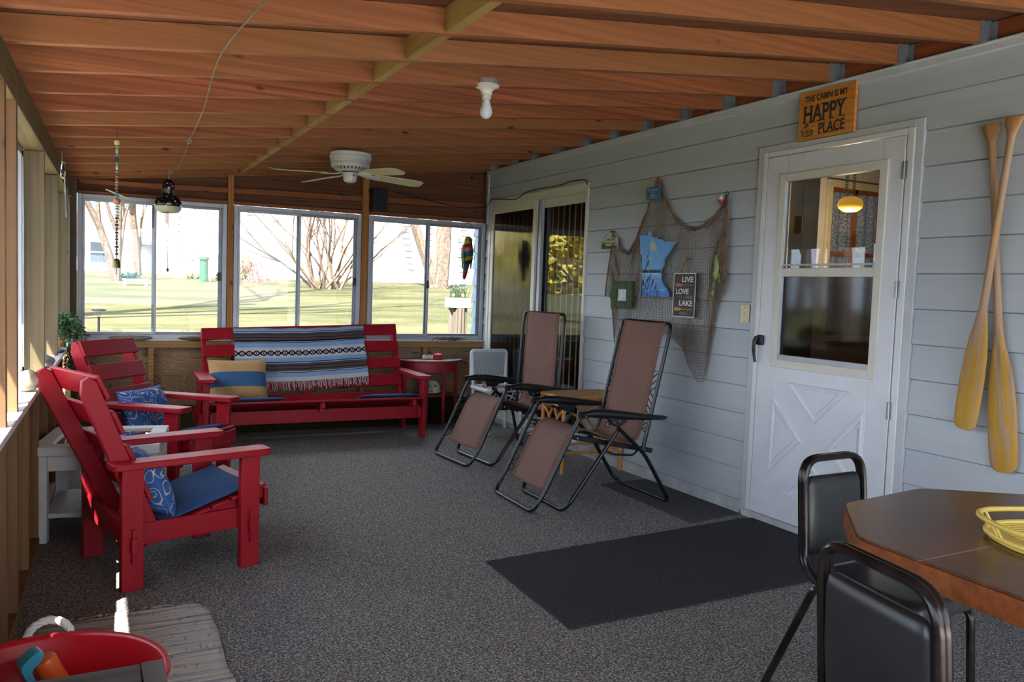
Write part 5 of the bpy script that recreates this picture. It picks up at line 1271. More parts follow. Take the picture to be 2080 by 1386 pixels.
t = NT('mottled_fish'); t.base(t.ramp(t.noise(t.coord('Object', scale=(1,.6,1)), 34, 3, .6), [(.36, rgb(44,52,34)), (.48, rgb(112,116,58)), (.6, rgb(156,154,96))])); M_FISH = t.set(.5, 0, .4)
m = MB(); rings = []
for s, hw, hh, xo in ((0,.006,.004,-.018),(.02,.017,.006,-.016),(.05,.010,.006,-.010),(.08,.016,.010,-.004),(.14,.024,.014,.004),(.19,.022,.014,.008),(.23,.017,.010,.006),(.262,.006,.004,.002)): rings.append([V(xo + hw*math.cos(2*PI*j/14), s, .014 + hh*math.sin(2*PI*j/14)) for j in range(14)])
m.loft(rings); m.build('body', M_FISH, fl_, angle=70)
for pts in ([(.02,.10),(.046,.085),(.034,.15)], [(-.02,.12),(-.040,.10),(-.026,.16)], [(-.018,.0),(-.042,-.012),(-.006,.02)]): MB().prism(pts, .010, .016).build('fin', M_FISH, fl_)
MB().tube([(.004,.26,.014),(.02,.38,.006)], .0012, 5).build('line', M_CORD, fl_)
# cable from the speaker across the patio door head
ck = [(-.975,7.36,2.175),(-.83,7.36,2.16),(-.60,7.37,2.125),(-.42,7.375,2.10),(-.24,7.375,2.088),(-.13,7.37,2.10),(-.032,7.335,2.115),(-.034,7.22,2.176),(-.036,7.10,2.168),(-.036,6.90,2.150),(-.036,6.753,2.135),(-.036,6.62,2.150),(-.036,6.527,2.180),(-.036,6.23,2.190),(-.036,5.936,2.185),(-.036,5.74,2.200),(-.036,5.53,2.19),(-.036,5.49,2.15)]
tag(MB().tube(smooth_path(ck, 5), .0042, 6).build('cable', M_CORD), 'thin black cable running from the speaker over the patio door', 'cable')
spk = thing('speaker', 'small dark box speaker mounted above the right back window', 'speaker', (-1.145, 7.32, 1.985))
MB().box(-.066,.066,-.055,.050,0,.205).build('cabinet', plain('charcoal_cabinet', rgb(34,34,38), .6), spk, bevel=.006)
MB().box(-.058,.058,-.062,-.054,.010,.195).build('grille', plain('dark_blue_grille', rgb(26,30,42), .85, bump=.5, bscale=300), spk, bevel=.004)
m = MB(); m.box(-.05,.05,.048,.075,.05,.15); m.build('bracket', M_BLACK, spk)
# ------------------------------------------------------------------ ceiling fan
fan = thing('ceiling_fan', 'white four-blade ceiling fan hugging the rafters', 'fan', (-1.815, 5.95, 2.262))
M_FANW = plain('white_enamel', rgb(206,206,202), .35, var=.02); M_BLADE = plain('cream_blade', rgb(206,198,160), .5, var=.02)
def fanhouse():
    t = NT('fan_housing'); v = t.coord('Object', rand=False); s = t.new('SeparateXYZ'); t.link(v, s.inputs[0])
    a = t.math('ARCTAN2', s.outputs[1], s.outputs[0]); f1 = t.math('FRACT', t.math('MULTIPLY', a, 16.0)); f2 = t.math('FRACT', t.math('MULTIPLY', s.outputs[2], 90.0))
    ch = t.math('LESS_THAN', t.math('ADD', t.math('POWER', t.math('SUBTRACT', f1, .5), 2.0), t.math('POWER', t.math('SUBTRACT', f2, .5), 2.0)), .09)
    band = t.math('MULTIPLY', t.math('LESS_THAN', s.outputs[2], -.060), t.math('GREATER_THAN', s.outputs[2], -.092))
    slot = t.math('MULTIPLY', t.math('LESS_THAN', t.math('FRACT', t.math('MULTIPLY', a, 4.456)), .38), t.math('MULTIPLY', t.math('LESS_THAN', s.outputs[2], -.108), t.math('GREATER_THAN', s.outputs[2], -.124)))
    c = t.mix(t.math('MULTIPLY', ch, band), rgb(206,206,202), rgb(70,70,70)); c = t.mix(slot, c, rgb(30,30,30)); t.base(c); return t.set(.35)
MB().lathe([(.148,.0),(.152,-.006),(.150,-.022),(.153,-.026),(.153,-.034),(.149,-.038),(.148,-.05),(.150,-.056),(.146,-.062),(.142,-.095),(.134,-.106),(.105,-.128),(.06,-.134)], (0,0,0), 48, cap=False).build('motor_housing', fanhouse(), fan)
MB().lathe([(.0,-.128),(.060,-.130),(.060,-.142),(.0,-.144)], (0,0,0), 24, cap=False).build('rotor', plain('dark_rotor', rgb(60,58,56), .5), fan)
sc = MB().lathe([(.048,-.138),(.052,-.145),(.050,-.188),(.044,-.206),(.020,-.214),(.0,-.215)], (0,0,0), 28, cap=False).build('switch_cup', M_FANW, fan)
MB().lathe([(.0,0),(.006,.0),(.006,.006),(.0,.007)], (.012,-.052,-.165), 8, Matrix.Rotation(PI/2,3,'X'), cap=False).build('switch', M_BLACK, sc)
for k, deg in enumerate((186, 110, 6, 290)):
    a = math.radians(deg); ca, sa = math.cos(a), math.sin(a); pit = math.radians(-13)
    droop = -.02
    def P(r, w, z=0): 
        zz = -.150 + droop*(r-.1)/.48 + w*math.sin(pit) + z; w2 = w*math.cos(pit); return V(r*ca - w2*sa, r*sa + w2*ca, zz)
    bl_ = MB(); outline = [(.185,-.042),(.25,-.052),(.50,-.064),(.55,-.060),(.585,-.038),(.590,0),(.585,.038),(.55,.060),(.50,.064),(.25,.052),(.185,.042)]
    n = len(outline); vs = [P(r, w, -.003) for r, w in outline] + [P(r, w, .003) for r, w in outline]
    bl_.add(vs, [tuple(range(n)), tuple(reversed(range(n, 2*n)))] + [(i, n+i, n+(i+1)%n, (i+1)%n) for i in range(n)])
    b = bl_.build('blade', M_BLADE, fan, angle=30)
    m = MB(); outl = [(.05,-.012),(.12,-.014),(.17,-.030),(.225,-.034),(.235,0),(.225,.034),(.17,.030),(.12,.014),(.05,.012)]
    n = len(outl); vs = [P(r, w, -.010 + (.012 if r < .1 else 0)) for r, w in outl] + [P(r, w, -.0045 + (.012 if r < .1 else 0)) for r, w in outl]
    m.add(vs, [tuple(range(n)), tuple(reversed(range(n, 2*n)))] + [(i, n+i, n+(i+1)%n, (i+1)%n) for i in range(n)]); m.build('blade_iron', M_FANW, b)
# bulb fixture
bf = thing('ceiling_light', 'bare white bulb in a porcelain ceiling socket between two rafters', 'lamp', (-1.862, 3.53, 2.262))
MB().lathe([(.052,.0),(.054,.022)], (0,0,0), 24).build('junction_box', plain('grey_box', rgb(120,116,112), .6), bf)
MB().lathe([(.058,-.002),(.060,-.010),(.050,-.016),(.034,-.022),(.027,-.034),(.026,-.046),(.022,-.050),(.022,-.066),(.019,-.068)], (0,0,0), 28).build('socket', plain('porcelain', rgb(214,208,196), .25), bf)
MB().lathe([(.013,-.066),(.015,-.074),(.022,-.095),(.029,-.118),(.030,-.130),(.025,-.146),(.014,-.156),(.0,-.159)], (0,0,0), 24, cap=False).build('bulb', plain('frosted_glass', rgb(216,216,222), .18, var=.01), bf)
m = MB(); m.tube([(-.024,-.01,-.04),(-.028,-.012,-.07),(-.027,-.012,-.115)], .0015, 5); m.build('pull_chain', M_GALV, bf)
# gourd pendant with its swagged cord
gl_ = thing('pendant_lamp', 'black painted gourd lamp hanging before the left back window', 'lamp', (-2.98, 6.90, 1.800))
def gourd():
    t = NT('painted_gourd'); v = t.coord('Object'); vo = t.new('TexVoronoi', Scale=34.0); t.link(v, vo.inputs['Vector'])
    hs = t.new('HueSaturation', Saturation=.9, Value=.6); t.link(vo.outputs['Color'], hs.inputs['Color'])
    t.base(t.mix(t.math('LESS_THAN', vo.outputs['Distance'], .25), rgb(18,18,20), hs.outputs[0])); return t.set(.15, 0, .5, .5)
MB().lathe([(.012,.262),(.028,.257),(.042,.238),(.047,.208),(.044,.178),(.036,.158),(.036,.150),(.056,.142),(.082,.118),(.098,.085),(.099,.062),(.095,.05)], (0,0,0), 32, cap=False).build('gourd_body', gourd(), gl_)
MB().lathe([(.096,.052),(.095,.035),(.082,.014),(.060,.004),(.058,.006),(.080,.018),(.090,.038),(.091,.05)], (0,0,0), 32, cap=False).build('shade_rim', plain('pale_gourd_rim', rgb(196,190,160), .4), gl_)
MB().tube([(0,0,.262),(.006,-.01,.30),(.004,0,ZR(-2.98)-1.80-.005)], .004, 6).build('stem_cord', plain('tan_cord', rgb(150,128,100), .8), gl_)
m = MB(); m.tube([(0,0,.03),(0,0,-.425)], .0017, 5); cc = m.build('pull_chain', M_CORD, gl_); MB().lathe([(.0,-.455),(.009,-.450),(.010,-.438),(.004,-.425),(.0,-.424)], (0,0,0), 10, cap=False).build('pull_bob', M_BLACK, cc)
cz = lambda x: ZR(x) - .008
pts = [(-3.02,1.30,cz(-3.02)),(-3.06,2.15,cz(-3.06)-.012),(-3.11,3.06,cz(-3.11)-.006),(-3.075,3.85,cz(-3.08)-.05),(-3.02,4.75,cz(-3.02)-.012),(-3.005,5.08,cz(-3.0)-.006),(-2.995,5.75,cz(-3.0)-.06),(-2.985,6.45,cz(-2.98)-.05),(-2.976,6.90,cz(-2.976)-.004)]
tag(MB().tube(smooth_path(pts, 6), .0034, 6).build('lamp_cord', plain('tan_lamp_cord', rgb(104,90,70), .8)), 'tan lamp cord swagged under the rafters to the gourd lamp', 'cord')
hk = MB()
hk.tube(arc((0,0,-.012), .012, 0, 2*PI*13/14, 13, (1,0,0), (0,0,1)), .0022, 5, True); hk.tube([(0,0,0),(0,0,.014)], .0022, 5)
h1 = hk.build('cord_hook', M_GALV, recenter=False); h1.location = (-3.005, 5.155, ZR(-3.005)-.012); tag(h1, 'small steel cord hook under the rafter near the beaded chime', 'hook', 'cord hooks under the rafters')
h2 = h1.copy(); C.objects.link(h2); h2.location = (-2.976, 6.79, ZR(-2.976)-.012); tag(h2, 'small steel cord hook right above the gourd lamp', 'hook', 'cord hooks under the rafters')
# beaded chime
ch = thing('beaded_chime', 'long string of turquoise and wooden beads with a bell hanging from a rafter', 'chime', (-3.388, 5.06, 1.345))
TZ = ZR(-3.388) - 1.345 + .03
MB().tube([(0,.055,TZ),(0,.01,TZ-.005),(0,0,TZ-.03),(0,0,.03)], .0014, 5).build('string', M_CORD, ch)
BC = {'teal': rgb(70,150,156), 'brown': rgb(110,74,48), 'orange': rgb(184,112,56), 'blue': rgb(40,52,104), 'silver': rgb(150,150,150), 'tan': rgb(190,168,120), 'dark': rgb(56,52,50), 'red': rgb(150,60,40), 'white': rgb(190,190,180)}
BM = {k: plain('bead_' + k, c, .3, .6 if k == 'silver' else 0) for k, c in BC.items()}
seq = [('tan',.016,.030),('teal',.011,.014),('tan',.008,.03),('teal',.010,.012),('blue',.010,.028),('teal',.009,.012),('white',.007,.03),('silver',.009,.014),('brown',.010,.014),('teal',.008,.010),('red',.010,.016),('tan',.009,.012),('teal',.010,.014),('red',.011,.018),('brown',.009,.012),('teal',.011,.012),('teal',.011,.012),('orange',.020,.042),('teal',.012,.012),('teal',.012,.012),('white',.010,.02),('silver',.011,.014),('dark',.011,.014),('dark',.007,.02),('dark',.011,.014),('dark',.006,.026),('dark',.010,.013),('dark',.006,.022),('dark',.009,.012),('dark',.006,.026),('dark',.011,.013),('dark',.005,.022),('dark',.009,.014),('dark',.006,.03),('dark',.009,.013)]
z = TZ - .06
for nm, r, h in seq:
    if z - h < .07: break
    MB().lathe([(.001,z-h),(r*.8,z-h*.85),(r,z-h*.5),(r*.8,z-h*.15),(.001,z)], (0,0,0), 10, cap=False).build('bead', BM[nm], ch); z -= h + .0015
m = MB(); m.beam((-.055,0,TZ-.335),(.055,0.01,TZ-.375), .012, .006); m.build('driftwood_bar', BM['tan'], ch)
MB().lathe([(.003,.052),(.012,.048),(.020,.034),(.022,.0),(.019,.002),(.017,.03),(.0,.046)], (0,0,0), 16, cap=False).build('bell', plain('aged_brass_bell', rgb(120,108,72), .35, .8), ch)
MB().tube([(0,0,.02),(0,0,-.035)], .002, 5).build('clapper', BM['dark'], ch)
# metal fish-shaped ornament dangling by the beam
lo_ = thing('metal_ornament', 'thin metal wind ornament dangling from the beam of the left wall', 'ornament', (-3.655, 5.10, 1.70))
m = MB(); m.tube(smooth_path([(0,0,.22),(.006,.25,.16),(.004,.55,.04),(.002,.80,-.04)],5), .004, 6); m.build('rod', M_GALV, lo_)
m = MB(); m.box(-.008,.008,.04,.16,.15,.20); m.build('clip', M_BLACK, lo_, bevel=.004)
m = MB(); m.tube(rounded([(.0,.0,.20),(.012,.05,.215),(.012,.19,.165),(.0,.22,.14),(-.010,.1,.14)], .02, 4, True), .004, 6, True); m.tube([(0,-.03,.26),(0,-.03,.21),(0,.02,.20)], .0025, 5); m.build('wire_frame', plain('silver_wire', rgb(176,176,170), .3, .8), lo_)
# parrot on its ring
pr = thing('parrot_ornament', 'painted wooden parrot on a wire swing before the right back window', 'ornament', (-.318, 7.13, 1.383))
def parrotmat():
    t = NT('parrot_paint'); v = t.coord('Object', rand=False); s = t.new('SeparateXYZ'); t.link(v, s.inputs[0]); n = t.noise(v, 40, 2)
    f = t.math('ADD', s.outputs[2], t.math('MULTIPLY', t.math('SUBTRACT', n, .5), .05)); f = t.math('ADD', f, t.math('MULTIPLY', s.outputs[0], -.35)); f = t.math('DIVIDE', f, .42)
    c = t.ramp(f, [(0, rgb(150,24,24)), (.17, rgb(170,74,24)), (.22, rgb(26,70,100)), (.36, rgb(30,40,40)), (.44, rgb(150,140,20)), (.52, rgb(20,76,116)), (.66, rgb(170,90,26)), (.72, rgb(150,26,24)), (.80, rgb(40,34,30)), (.835, rgb(176,156,28)), (1.0, rgb(180,160,30))], True); t.base(c); return t.set(.35, 0, .5)
m = MB(); rings = []
for z, hx_, hy_, xo, yo in ((0,.006,.006,-.012,.03),(.02,.018,.012,-.010,.028),(.09,.026,.016,-.004,.02),(.15,.030,.022,.004,.012),(.19,.042,.036,.010,.004),(.24,.055,.048,.006,-.002),(.29,.060,.052,-.004,-.004),(.325,.050,.046,-.002,-.006),(.35,.040,.040,.002,-.008),(.375,.039,.040,.002,-.012),(.398,.030,.030,.002,-.010),(.410,.012,.012,.002,-.008)):
    rings.append([V(xo + hx_*math.cos(2*PI*j/18), yo + hy_*math.sin(2*PI*j/18), z) for j in range(18)])
m.loft(rings); m.build('body', parrotmat(), pr, angle=80)
m = MB()
for s in (-1, 1):
    rr = []
    for z, w, th in ((.10,.008,.004),(.16,.022,.008),(.22,.032,.012),(.28,.032,.014),(.315,.018,.010)): rr.append([V(s*.040 + s*th*.5 + th*math.cos(2*PI*j/10), .004 + w*math.sin(2*PI*j/10), z) for j in range(10)])
    m.loft(rr)
m.build('wing', parrotmat(), pr, angle=80)
MB().lathe([(.014,0),(.012,.012),(.005,.026),(.0,.028)], (.002,-.045,.372), 10, Matrix.Rotation(math.radians(110),3,'X'), cap=False).build('beak', plain('grey_beak', rgb(60,58,54), .4), pr)
m = MB()
for s in (-1, 1): m.ball((.002+s*.031,-.034,.378), .006, 8, 5)
m.build('eye', M_BLACK, pr)
m = MB(); ring_ = [(-.105,-.005,.205)] + [(q.x, -.005, q.z) for q in smooth_path([(-.100,0,.26),(-.085,0,.40),(-.05,0,.50),(0,0,.545),(.04,0,.50),(.068,0,.40),(.072,0,.26)],4)] + [(.072,-.005,.195)]
m.tube(ring_, .0028, 6); m.tube([(-.105,-.005,.205),(.072,-.005,.195)], .004, 6); m.build('wire_swing', plain('swing_wire', rgb(92,86,78), .5, .5), pr)
MB().tube([(0,-.005,.545),(0,-.003,ZR(-.318)-1.383)], .0012, 5).build('string', plain('tan_string', rgb(140,116,88), .8), pr)
# ------------------------------------------------------------------ on the sills
def drift(name, label, loc, size, seed, mat, cat='driftwood', rz=0):
    m = MB()
    def fn(p):
        q = V(p); n = noise.noise((q.x*14+seed, q.y*20, q.z*20)); n2 = noise.noise((q.x*5+seed, q.y*6, q.z*6+3)); k = 1 + .35*n + .3*n2
        return V(q.x, q.y*k, max(0, q.z*k + size[2]))
    m.ball((0,0,0), size, 26, 14, fn=fn); o = m.build(name, mat, None, recenter=False, angle=80); o.location = loc; o.rotation_euler = (0,0,rz); return tag(o, label, cat)
M_DRIFT = wood('grey_driftwood', rgb(118,108,96), rgb(158,146,132), 'X', .9, grain=50, along=3, knots=False); M_DRIFT2 = wood('brown_driftwood', rgb(76,62,50), rgb(128,108,88), 'X', .9, grain=60, along=4, knots=False)
drift('driftwood', 'pale flat driftwood piece lying on the left window ledge of the back wall', (-3.22, 7.345, .7725), (.165,.030,.026), 2.0, M_DRIFT)
drift('driftwood', 'dark gnarled driftwood piece beside the left end of the bench back', (-2.71, 7.345, .7725), (.150,.028,.020), 7.7, M_DRIFT2)
tw = thing('twig_bundle', 'small dried twigs and grasses lying on the ledge of the right back window', 'twigs', (-.42, 7.345, .773)); m = MB()
for k in range(16):
    x = random.uniform(-.17,.12); m.tube(smooth_path([(x,random.uniform(-.02,.02),.006),(x+.05,random.uniform(-.02,.02),.012+random.uniform(0,.03)),(x+random.uniform(.08,.16),random.uniform(-.02,.02),random.uniform(.004,.05))],4), random.uniform(.0015,.003), 4)
m.build('twigs', M_DRIFT2, tw); m = MB()
for k in range(60): x = random.gauss(.07,.045); m.tube([(x,random.uniform(-.02,.02),.003),(x+random.uniform(-.02,.02),random.uniform(-.02,.02),.02+random.uniform(-.01,.012))], .0018, 3)
m.build('dried_moss', plain('dried_moss', rgb(112,108,72), .95), tw)
SY = lambda y: XL(y) - .045
M_STONE = plain('mottled_stone', rgb(150,136,116), .7, var=.22, scale=24); M_SHELL = plain('grey_shell', rgb(150,146,142), .7, var=.2, scale=26); 
drift('sea_shell', 'brown spotted rounded shell on the left sill, nearest the camera', (SY(4.06)+.035, 4.06, .789), (.048,.055,.046), 4.0, M_STONE, 'shell')
drift('stone', 'pale craggy stone on the left sill between the two sunlit studs', (SY(5.10)+.02, 5.10, .789), (.055,.09,.034), 9.0, M_SHELL, 'stone')
drift('stone', 'small dark flat stone on the left sill beside the ivy pot', (SY(6.0)+.045, 6.02, .789), (.035,.05,.014), 12.0, plain('dark_stone', rgb(84,84,90), .6, var=.1), 'stone')
iv = thing('ivy_pot', 'trailing ivy in a clay pot at the far end of the left sill', 'plant', (SY(6.55)+.015, 6.50, .789))
MB().lathe([(.038,0),(.052,.085),(.058,.086),(.058,.108),(.050,.108),(.044,.09)], (0,0,0), 22, cap=False).build('pot', plain('terracotta', rgb(164,84,48), .75, var=.08), iv)
MB().lathe([(.0,.088),(.049,.092)], (0,0,0), 16, cap=False).build('soil', plain('pot_soil', rgb(56,48,42), .95), iv)
lf = MB(); st = MB()
def leafq(m, p, d, s):
    d = V(d).normalized(); b = d.cross(V(random.gauss(0,1),random.gauss(0,1),random.gauss(0,1))).normalized(); nq = d.cross(b)
    m.add([p, p + d*s*.5 + b*s*.42, p + d*s*1.05 + nq*s*.15, p + d*s*.5 - b*s*.42], [(0,1,2,3)])
for k in range(64):
    a = random.uniform(-1.9, 1.5) if k % 3 else random.uniform(-PI, PI); r = random.uniform(.05,.17); up = random.uniform(.04,.15); ln = random.uniform(-.34,.05) if math.cos(a) > -.1 else random.uniform(.02,.1)
    pts = smooth_path([(0,0,.09),(math.cos(a)*r*.5, math.sin(a)*r*.7, .09+up),(math.cos(a)*r, math.sin(a)*r*1.1, .10+up*.5),(math.cos(a)*r*1.12+.02, math.sin(a)*r*1.2, .05+min(ln,.08))],5)
    pts = [V(max(p.x, -.055), p.y, p.z) for p in pts]
    st.tube(pts, .0013, 3)
    for p in pts[3:]:
        for q in range(2): leafq(lf, p + V(random.gauss(0,.006),random.gauss(0,.006),random.gauss(0,.006)), (random.gauss(0,1),random.gauss(0,1),random.gauss(-.2,1)), random.uniform(.014,.026))
st.build('stems', plain('ivy_stem', rgb(70,84,44), .8), iv); lf.build('leaves', plain('ivy_leaf', rgb(58,94,52), .5, var=.15, scale=60), iv, flat=True)
# ------------------------------------------------------------------ mats and rugs
def ragmat(name, c1, c2, sc):
    t = NT(name); v = t.coord('Object', rand=False); n = t.noise(v, sc, 2, .7); s = t.noise(t.coord('Object', scale=(90,90,1), rand=False), 1, 2)
    t.base(t.ramp(t.math('ADD', t.math('MULTIPLY', n, .6), t.math('MULTIPLY', s, .4)), [(.35,c1),(.65,c2)])); t.bump(n, .6, .003); return t.set(.95, 0, .1)
m = MB(); m.prism([(-1.845,3.405),(-1.875,2.590),(-.30,2.62),(-.040,2.63),(-.042,3.52),(-.14,3.535)], 0.0005, .009)
tag(m.build('floor_mat', ragmat('black_mat', rgb(44,44,47), rgb(72,72,76), 150), bevel=.003), 'large black ribbed floor mat in front of the storm door', 'mat')
m = MB(); m.prism([(-.040,4.56),(-.040,3.625),(-.46,3.575),(-.435,4.54)], 0.0005, .007)
tag(m.build('floor_mat', ragmat('grey_mat', rgb(64,64,66), rgb(92,92,94), 220), bevel=.002), 'smaller grey doormat along the wall under the front recliner', 'mat')
def ragrug():
    t = NT('rag_rug_weave'); v = t.coord('Object', rand=False); s = t.new('SeparateXYZ'); t.link(v, s.inputs[0])
    wob = t.noise(t.coord('Object', scale=(5,40,1), rand=False), 1, 2); st = t.noise(t.coord('Object', scale=(.6,34,1), rand=False), 1, 3, .7); dk = t.noise(t.coord('Object', scale=(60,22,1), rand=False), 1, 2)
    c = t.ramp(st, [(.36, rgb(120,124,136)), (.46, rgb(172,170,166)), (.56, rgb(198,190,174)), (.66, rgb(150,154,162))]); c = t.mix(t.ramp(dk, [(.60,(0,0,0,1)),(.70,(.6,.6,.6,1))]), c, rgb(96,98,110))
    t.base(c); t.bump(t.noise(t.coord('Object', scale=(8,70,1), rand=False), 1, 3), .9, .006); return t.set(.95, 0, .1)
rg = thing('rag_rug', 'grey and cream striped woven rag rug under the red tub', 'rug', (-3.41, 2.75, 0)); M_RAG = ragrug()
m = MB()
def rp(u, v):
    x0 = -.30; x1 = .305 + .020*noise.noise((v*9, 3.3, 0)) - .03*max(0, v-.94)/.06; y = -.85 + 1.46*v
    return V(x0 + (x1-x0)*u, y + .05*u*0 + .012*noise.noise((u*5, v*3, 0)) + (.03*(u-.5) if v > .9 else 0), .008 + .003*noise.noise((u*8, v*60, 1)))
m.grid(rp, 20, 120); m.build('weave', M_RAG, rg, solid=.010)
m = MB()
for k in range(46):
    u = random.random(); q = rp(u, 1.0); m.tube([q, q + V(random.uniform(-.02,.02), .02, 0), q + V(random.uniform(-.03,.03), random.uniform(.02,.05), -.003)], .004, 4)
m.build('frayed_edge', plain('frayed_cotton', rgb(160,154,144), .95, var=.08), rg)
# ------------------------------------------------------------------ red tub with its rope handle and the toy in it
tb = thing('toy_tub', 'red plastic tub with a white rope handle standing on the rag rug', 'tub', (-3.612, 2.072, .018)); M_TUB = plain('red_plastic', rgb(188,22,40), .28, var=.02, spec=.5)
prof = [(.001,.004),(.205,.004),(.212,.012),(.250,.344),(.262,.346),(.267,.354),(.265,.362),(.254,.362),(.246,.354),(.206,.020),(.001,.014)]
MB().lathe(prof, (0,0,0), 56, cap=False).build('tub_body', M_TUB, tb, angle=60)
m = MB(); base = smooth_path([(-.052,.262,.305),(-.052,.272,.345),(-.036,.277,.378),(0,.280,.392),(.036,.277,.378),(.052,.272,.345),(.052,.262,.305)], 6)
for o in range(3):
    pts = []
    for i, p in enumerate(base):
        a = i*.75 + o*2*PI/3; t_ = (base[min(i+1,len(base)-1)] - base[max(i-1,0)]).normalized(); s = V(0,1,0); u_ = t_.cross(s); pts.append(p + s*(.005*math.cos(a)) + u_*(.005*math.sin(a)))
    m.tube(pts, .0065, 7)
m.build('rope_handle', plain('white_rope', rgb(206,204,202), .85, var=.03), tb)
ty = thing('toy_shovel', 'orange and turquoise plastic toy sticking up inside the red tub', 'toy', (-3.585, 2.20, .305), 0)
ty.rotation_euler = (math.radians(8), math.radians(-26), math.radians(20))
MB().lathe([(.0,-.15),(.024,-.15),(.027,.08),(.022,.092),(.0,.096)], (0,0,0), 20, cap=False).build('grip', plain('orange_plastic', rgb(206,92,36), .35), ty)
m = MB(); m.prism([(q.x,q.y) for q in smooth_path([(-.035,.12,0),(-.050,.105,0),(-.052,.02,0),(-.044,-.05,0),(-.032,-.05,0),(-.036,.03,0),(-.034,.085,0),(-.012,.096,0),(.006,.112,0),(-.008,.125,0),(-.035,.12,0)],3)[:-1]], -.016, .016, XZ); m.build('hook_guard', plain('turquoise_plastic', rgb(56,150,176), .35), ty)
# ------------------------------------------------------------------ dark plank side table in the near left corner
M_GRY = wood('dark_grey_planks', rgb(62,58,58), rgb(88,82,82), 'X', .6, grain=30, along=1.0, knots=False)
gt = thing('plank_bench', 'dark grey slatted wooden bench end in the near left corner', 'bench', (-3.585, 1.43, 0))
zt_ = .55; x0, x1, y0, y1 = -.165, .195, -.42, .262
for k in range(6):
    ya_ = y0 + (y1-y0)*k/6; MB().box(x0, x1-.042, ya_+.003, ya_+(y1-y0)/6-.003, zt_-.022, zt_).build('slat', M_GRY, gt, bevel=.003)
MB().box(x1-.040, x1, y0, y1, zt_-.04, zt_+.002).build('end_rail', wood('grey_end_rail', rgb(78,72,72), rgb(102,96,94), 'Y', .6, grain=30, along=1.0, knots=False), gt, bevel=.003)
for x in (x0+.025, x1-.03):
    for y in (y0+.03, y1-.05): MB().box(x-.02, x+.02, y-.02, y+.02, .0, zt_-.022 if x < 0 else zt_-.04).build('leg', M_GRY, gt, bevel=.003)
# ------------------------------------------------------------------ dining table, tray, black chairs
tabm = NT('walnut_laminate'); v = tabm.coord('Object', scale=(1.3,24,1), rand=False); n = tabm.noise(v, 1, 4, .6); tabm.base(tabm.ramp(n, [(.3, rgb(78,48,32)), (.7, rgb(104,66,42))])); M_TAB = tabm.set(.26, 0, .5)
tabe = NT('walnut_edge'); v = tabe.coord('Object', rand=False); n = tabe.noise(v, 40, 4, .6); tabe.base(tabe.ramp(n, [(.3, rgb(108,56,26)), (.7, rgb(146,82,40))])); M_TABE = tabe.set(.4, 0, .4)
dt = thing('dining_table', 'octagonal brown laminate dining table beside the black chairs', 'table', (-1.465, .70, 0))
ox, oy = -1.465, .70
def tabpoly(): 
    P = [(-1.680,1.525),(-1.300,1.570),(-1.03,1.385),(-.995,.20),(-1.25,-.10),(-1.72,-.10),(-1.985,.20),(-1.915,1.285)]
    return [(q.x, q.y) for q in rounded([V(a-ox, b-oy, 0) for a, b in P], .035, 4, True)]
m = MB(); m.prism(tabpoly(), .692, .744); m.build('table_edge', M_TABE, dt)
m = MB(); m.prism([(x*.997, y*.997) for x, y in tabpoly()], .744, .7505); m.build('table_top', M_TAB, dt, bevel=.002)
m = MB(); m.beam((-1.945-ox, 1.110-oy, .7507), (-1.01-ox, 1.135-oy, .7507), .0014, .0006, (0,1,0)); m.build('leaf_seam', plain('pale_seam', rgb(150,120,96), .6), dt)
M_BRASS = plain('brass_tube', rgb(150,116,60), .3, .8)
m = MB(); m.lathe([(.05,.05),(.05,.69)], (0,.05,0), 16)
m.build('pedestal', M_BLACK, dt)
for a in (45,135,225,315): MB().tube(smooth_path([(0,.05,.09),(.2*math.cos(math.radians(a)),.05+.2*math.sin(math.radians(a)),.07),(.34*math.cos(math.radians(a)),.05+.34*math.sin(math.radians(a)),.016)],5), .016, 8).build('foot', M_BLACK, dt)
ty_ = thing('serving_tray', 'yellow oval plastic tray with an open rim on the dining table', 'tray', (-1.442, 1.008, .7512), math.radians(-30)); M_YEL = plain('yellow_plastic', rgb(226,198,94), .4, var=.02)
def ov(rx, ry, n=56, e=2.7): 
    out = []
    for i in range(n):
        a = 2*PI*i/n; c, s = math.cos(a), math.sin(a); k = (abs(c)**e + abs(s)**e) ** (-1/e); out.append((rx*k*c, ry*k*s))
    return out
m = MB(); m.prism(ov(.225,.155), .0, .012); m.build('tray_base', M_YEL, ty_, bevel=.003)
m = MB()
for i in range(17): m.box(-.18, .18, -.130+.016*i, -.122+.016*i, .0115, .0138)
m.build('woven_ribs', M_YEL, ty_)
m = MB(); m.tube([V(x, y, .014) for x, y in ov(.228,.158)], .007, 8, True); rm = m.build('lower_rim', M_YEL, ty_)
m = MB(); m.tube([V(x, y, .044 + .012*max(0, abs(x)/.245 - .55)) for x, y in ov(.245,.172)], .0065, 8, True); m.build('upper_rim', M_YEL, ty_)
m = MB(); a_ = ov(.228,.158); b_ = ov(.245,.172)
for i in range(0, 56, 7):
    for d in (0, 1): m.tube([V(*a_[(i+d)%56], .014), V(*b_[(i+d)%56], .044)], .0035, 5)
m.build('rim_strut', M_YEL, ty_)
M_CHR = plain('worn_black_chrome', rgb(44,38,36), .22, .55, var=.25, scale=20); M_VINB = plain('black_vinyl', rgb(34,35,38), .36, 0, var=.08, spec=.6, bump=.12, bscale=30)
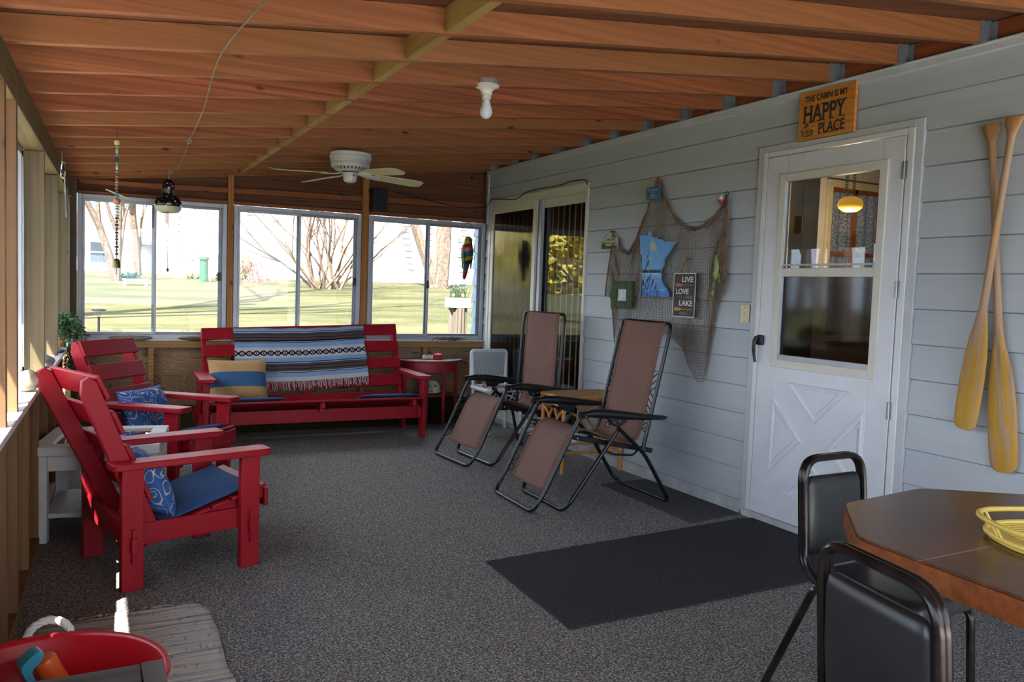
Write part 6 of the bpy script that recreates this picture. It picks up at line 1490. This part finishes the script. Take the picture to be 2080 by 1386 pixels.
def stack_chair(label, loc, rz, zt=.785, hw=.165):
    """faces +x; the back is at x=0"""
    t = thing('dining_chair', label, 'chair', loc, rz, 'black vinyl dining chairs')
    fr = rounded([(.055,-hw-.005,.415),(-.005,-hw,.46),(-.035,-hw+.006,zt),(-.035,hw-.006,zt),(-.005,hw,.46),(.055,hw+.005,.415)], .075, 7)
    m = MB()
    for dx in (-.0065, .0065): m.tube([p + V(dx,0,0) for p in fr], .0115, 9)
    m.build('back_frame', M_CHR, t)
    # padded back panel, tapered
    def ring(z, w, x, th, n=20):
        return [V(x + th*(abs(math.sin(2*PI*j/n))**.6)*(1 if math.sin(2*PI*j/n) > 0 else -1), w*(abs(math.cos(2*PI*j/n))**.35)*(1 if math.cos(2*PI*j/n) > 0 else -1), z) for j in range(n)]
    m = MB(); lv_ = [(.475,hw-.040,.004),(.480,hw-.026,.012),(.500,hw-.018,.018),(.60,hw-.016,.021),(zt-.090,hw-.020,.020),(zt-.066,hw-.026,.015),(zt-.058,hw-.040,.005)]
    m.loft([ring(z, w, -.012 - .020*(z-.47)/.3, th) for z, w, th in lv_]); m.build('backrest', M_VINB, t, angle=50)
    # seat
    m = MB(); sp = [(q.x, q.y) for q in rounded([V(.03,-hw-.010,0),V(.40,-hw-.025,0),V(.40,hw+.025,0),V(.03,hw+.010,0)], .06, 6, True)]
    c = (.215, 0); lv2 = [(.405,.94),(.412,1.0),(.440,1.0),(.455,.95),(.462,.80)]
    m.loft([[V(c[0]+(x-c[0])*s, y*s, z) for x, y in sp] for z, s in lv2]); m.build('seat', M_VINB, t, angle=50)
    for s in (-1, 1):
        m = MB(); m.tube([(.06,s*(hw-.01),.405),(.365,s*(hw-.005),.400)], .010, 8); m.build('seat_rail', M_CHR, t)
        m = MB(); m.tube(rounded([(.330,s*(hw-.005),.400),(.372,s*(hw+.0),.385),(.395,s*(hw+.006),.0)], .03, 5), .0125, 9); m.build('front_leg', M_CHR, t)
        m = MB(); m.tube(rounded([(.120,s*(hw-.008),.402),(.045,s*hw,.395),(-.130,s*(hw+.012),.0)], .03, 5), .0125, 9); m.tube([(-.033,s*(hw+.006)+s*.012,.222),(-.033,s*(hw+.006)-s*.014,.222)], .006, 7); m.build('rear_leg', M_CHR, t)
    return t
stack_chair('black vinyl dining chair at the far end of the table by the storm door', (-1.335, 1.83, 0), math.radians(-88), .790, .147)
stack_chair('black vinyl dining chair in the near corner, its back turned to the camera', (-2.168, 1.000, 0), math.radians(-12), .812, .162)
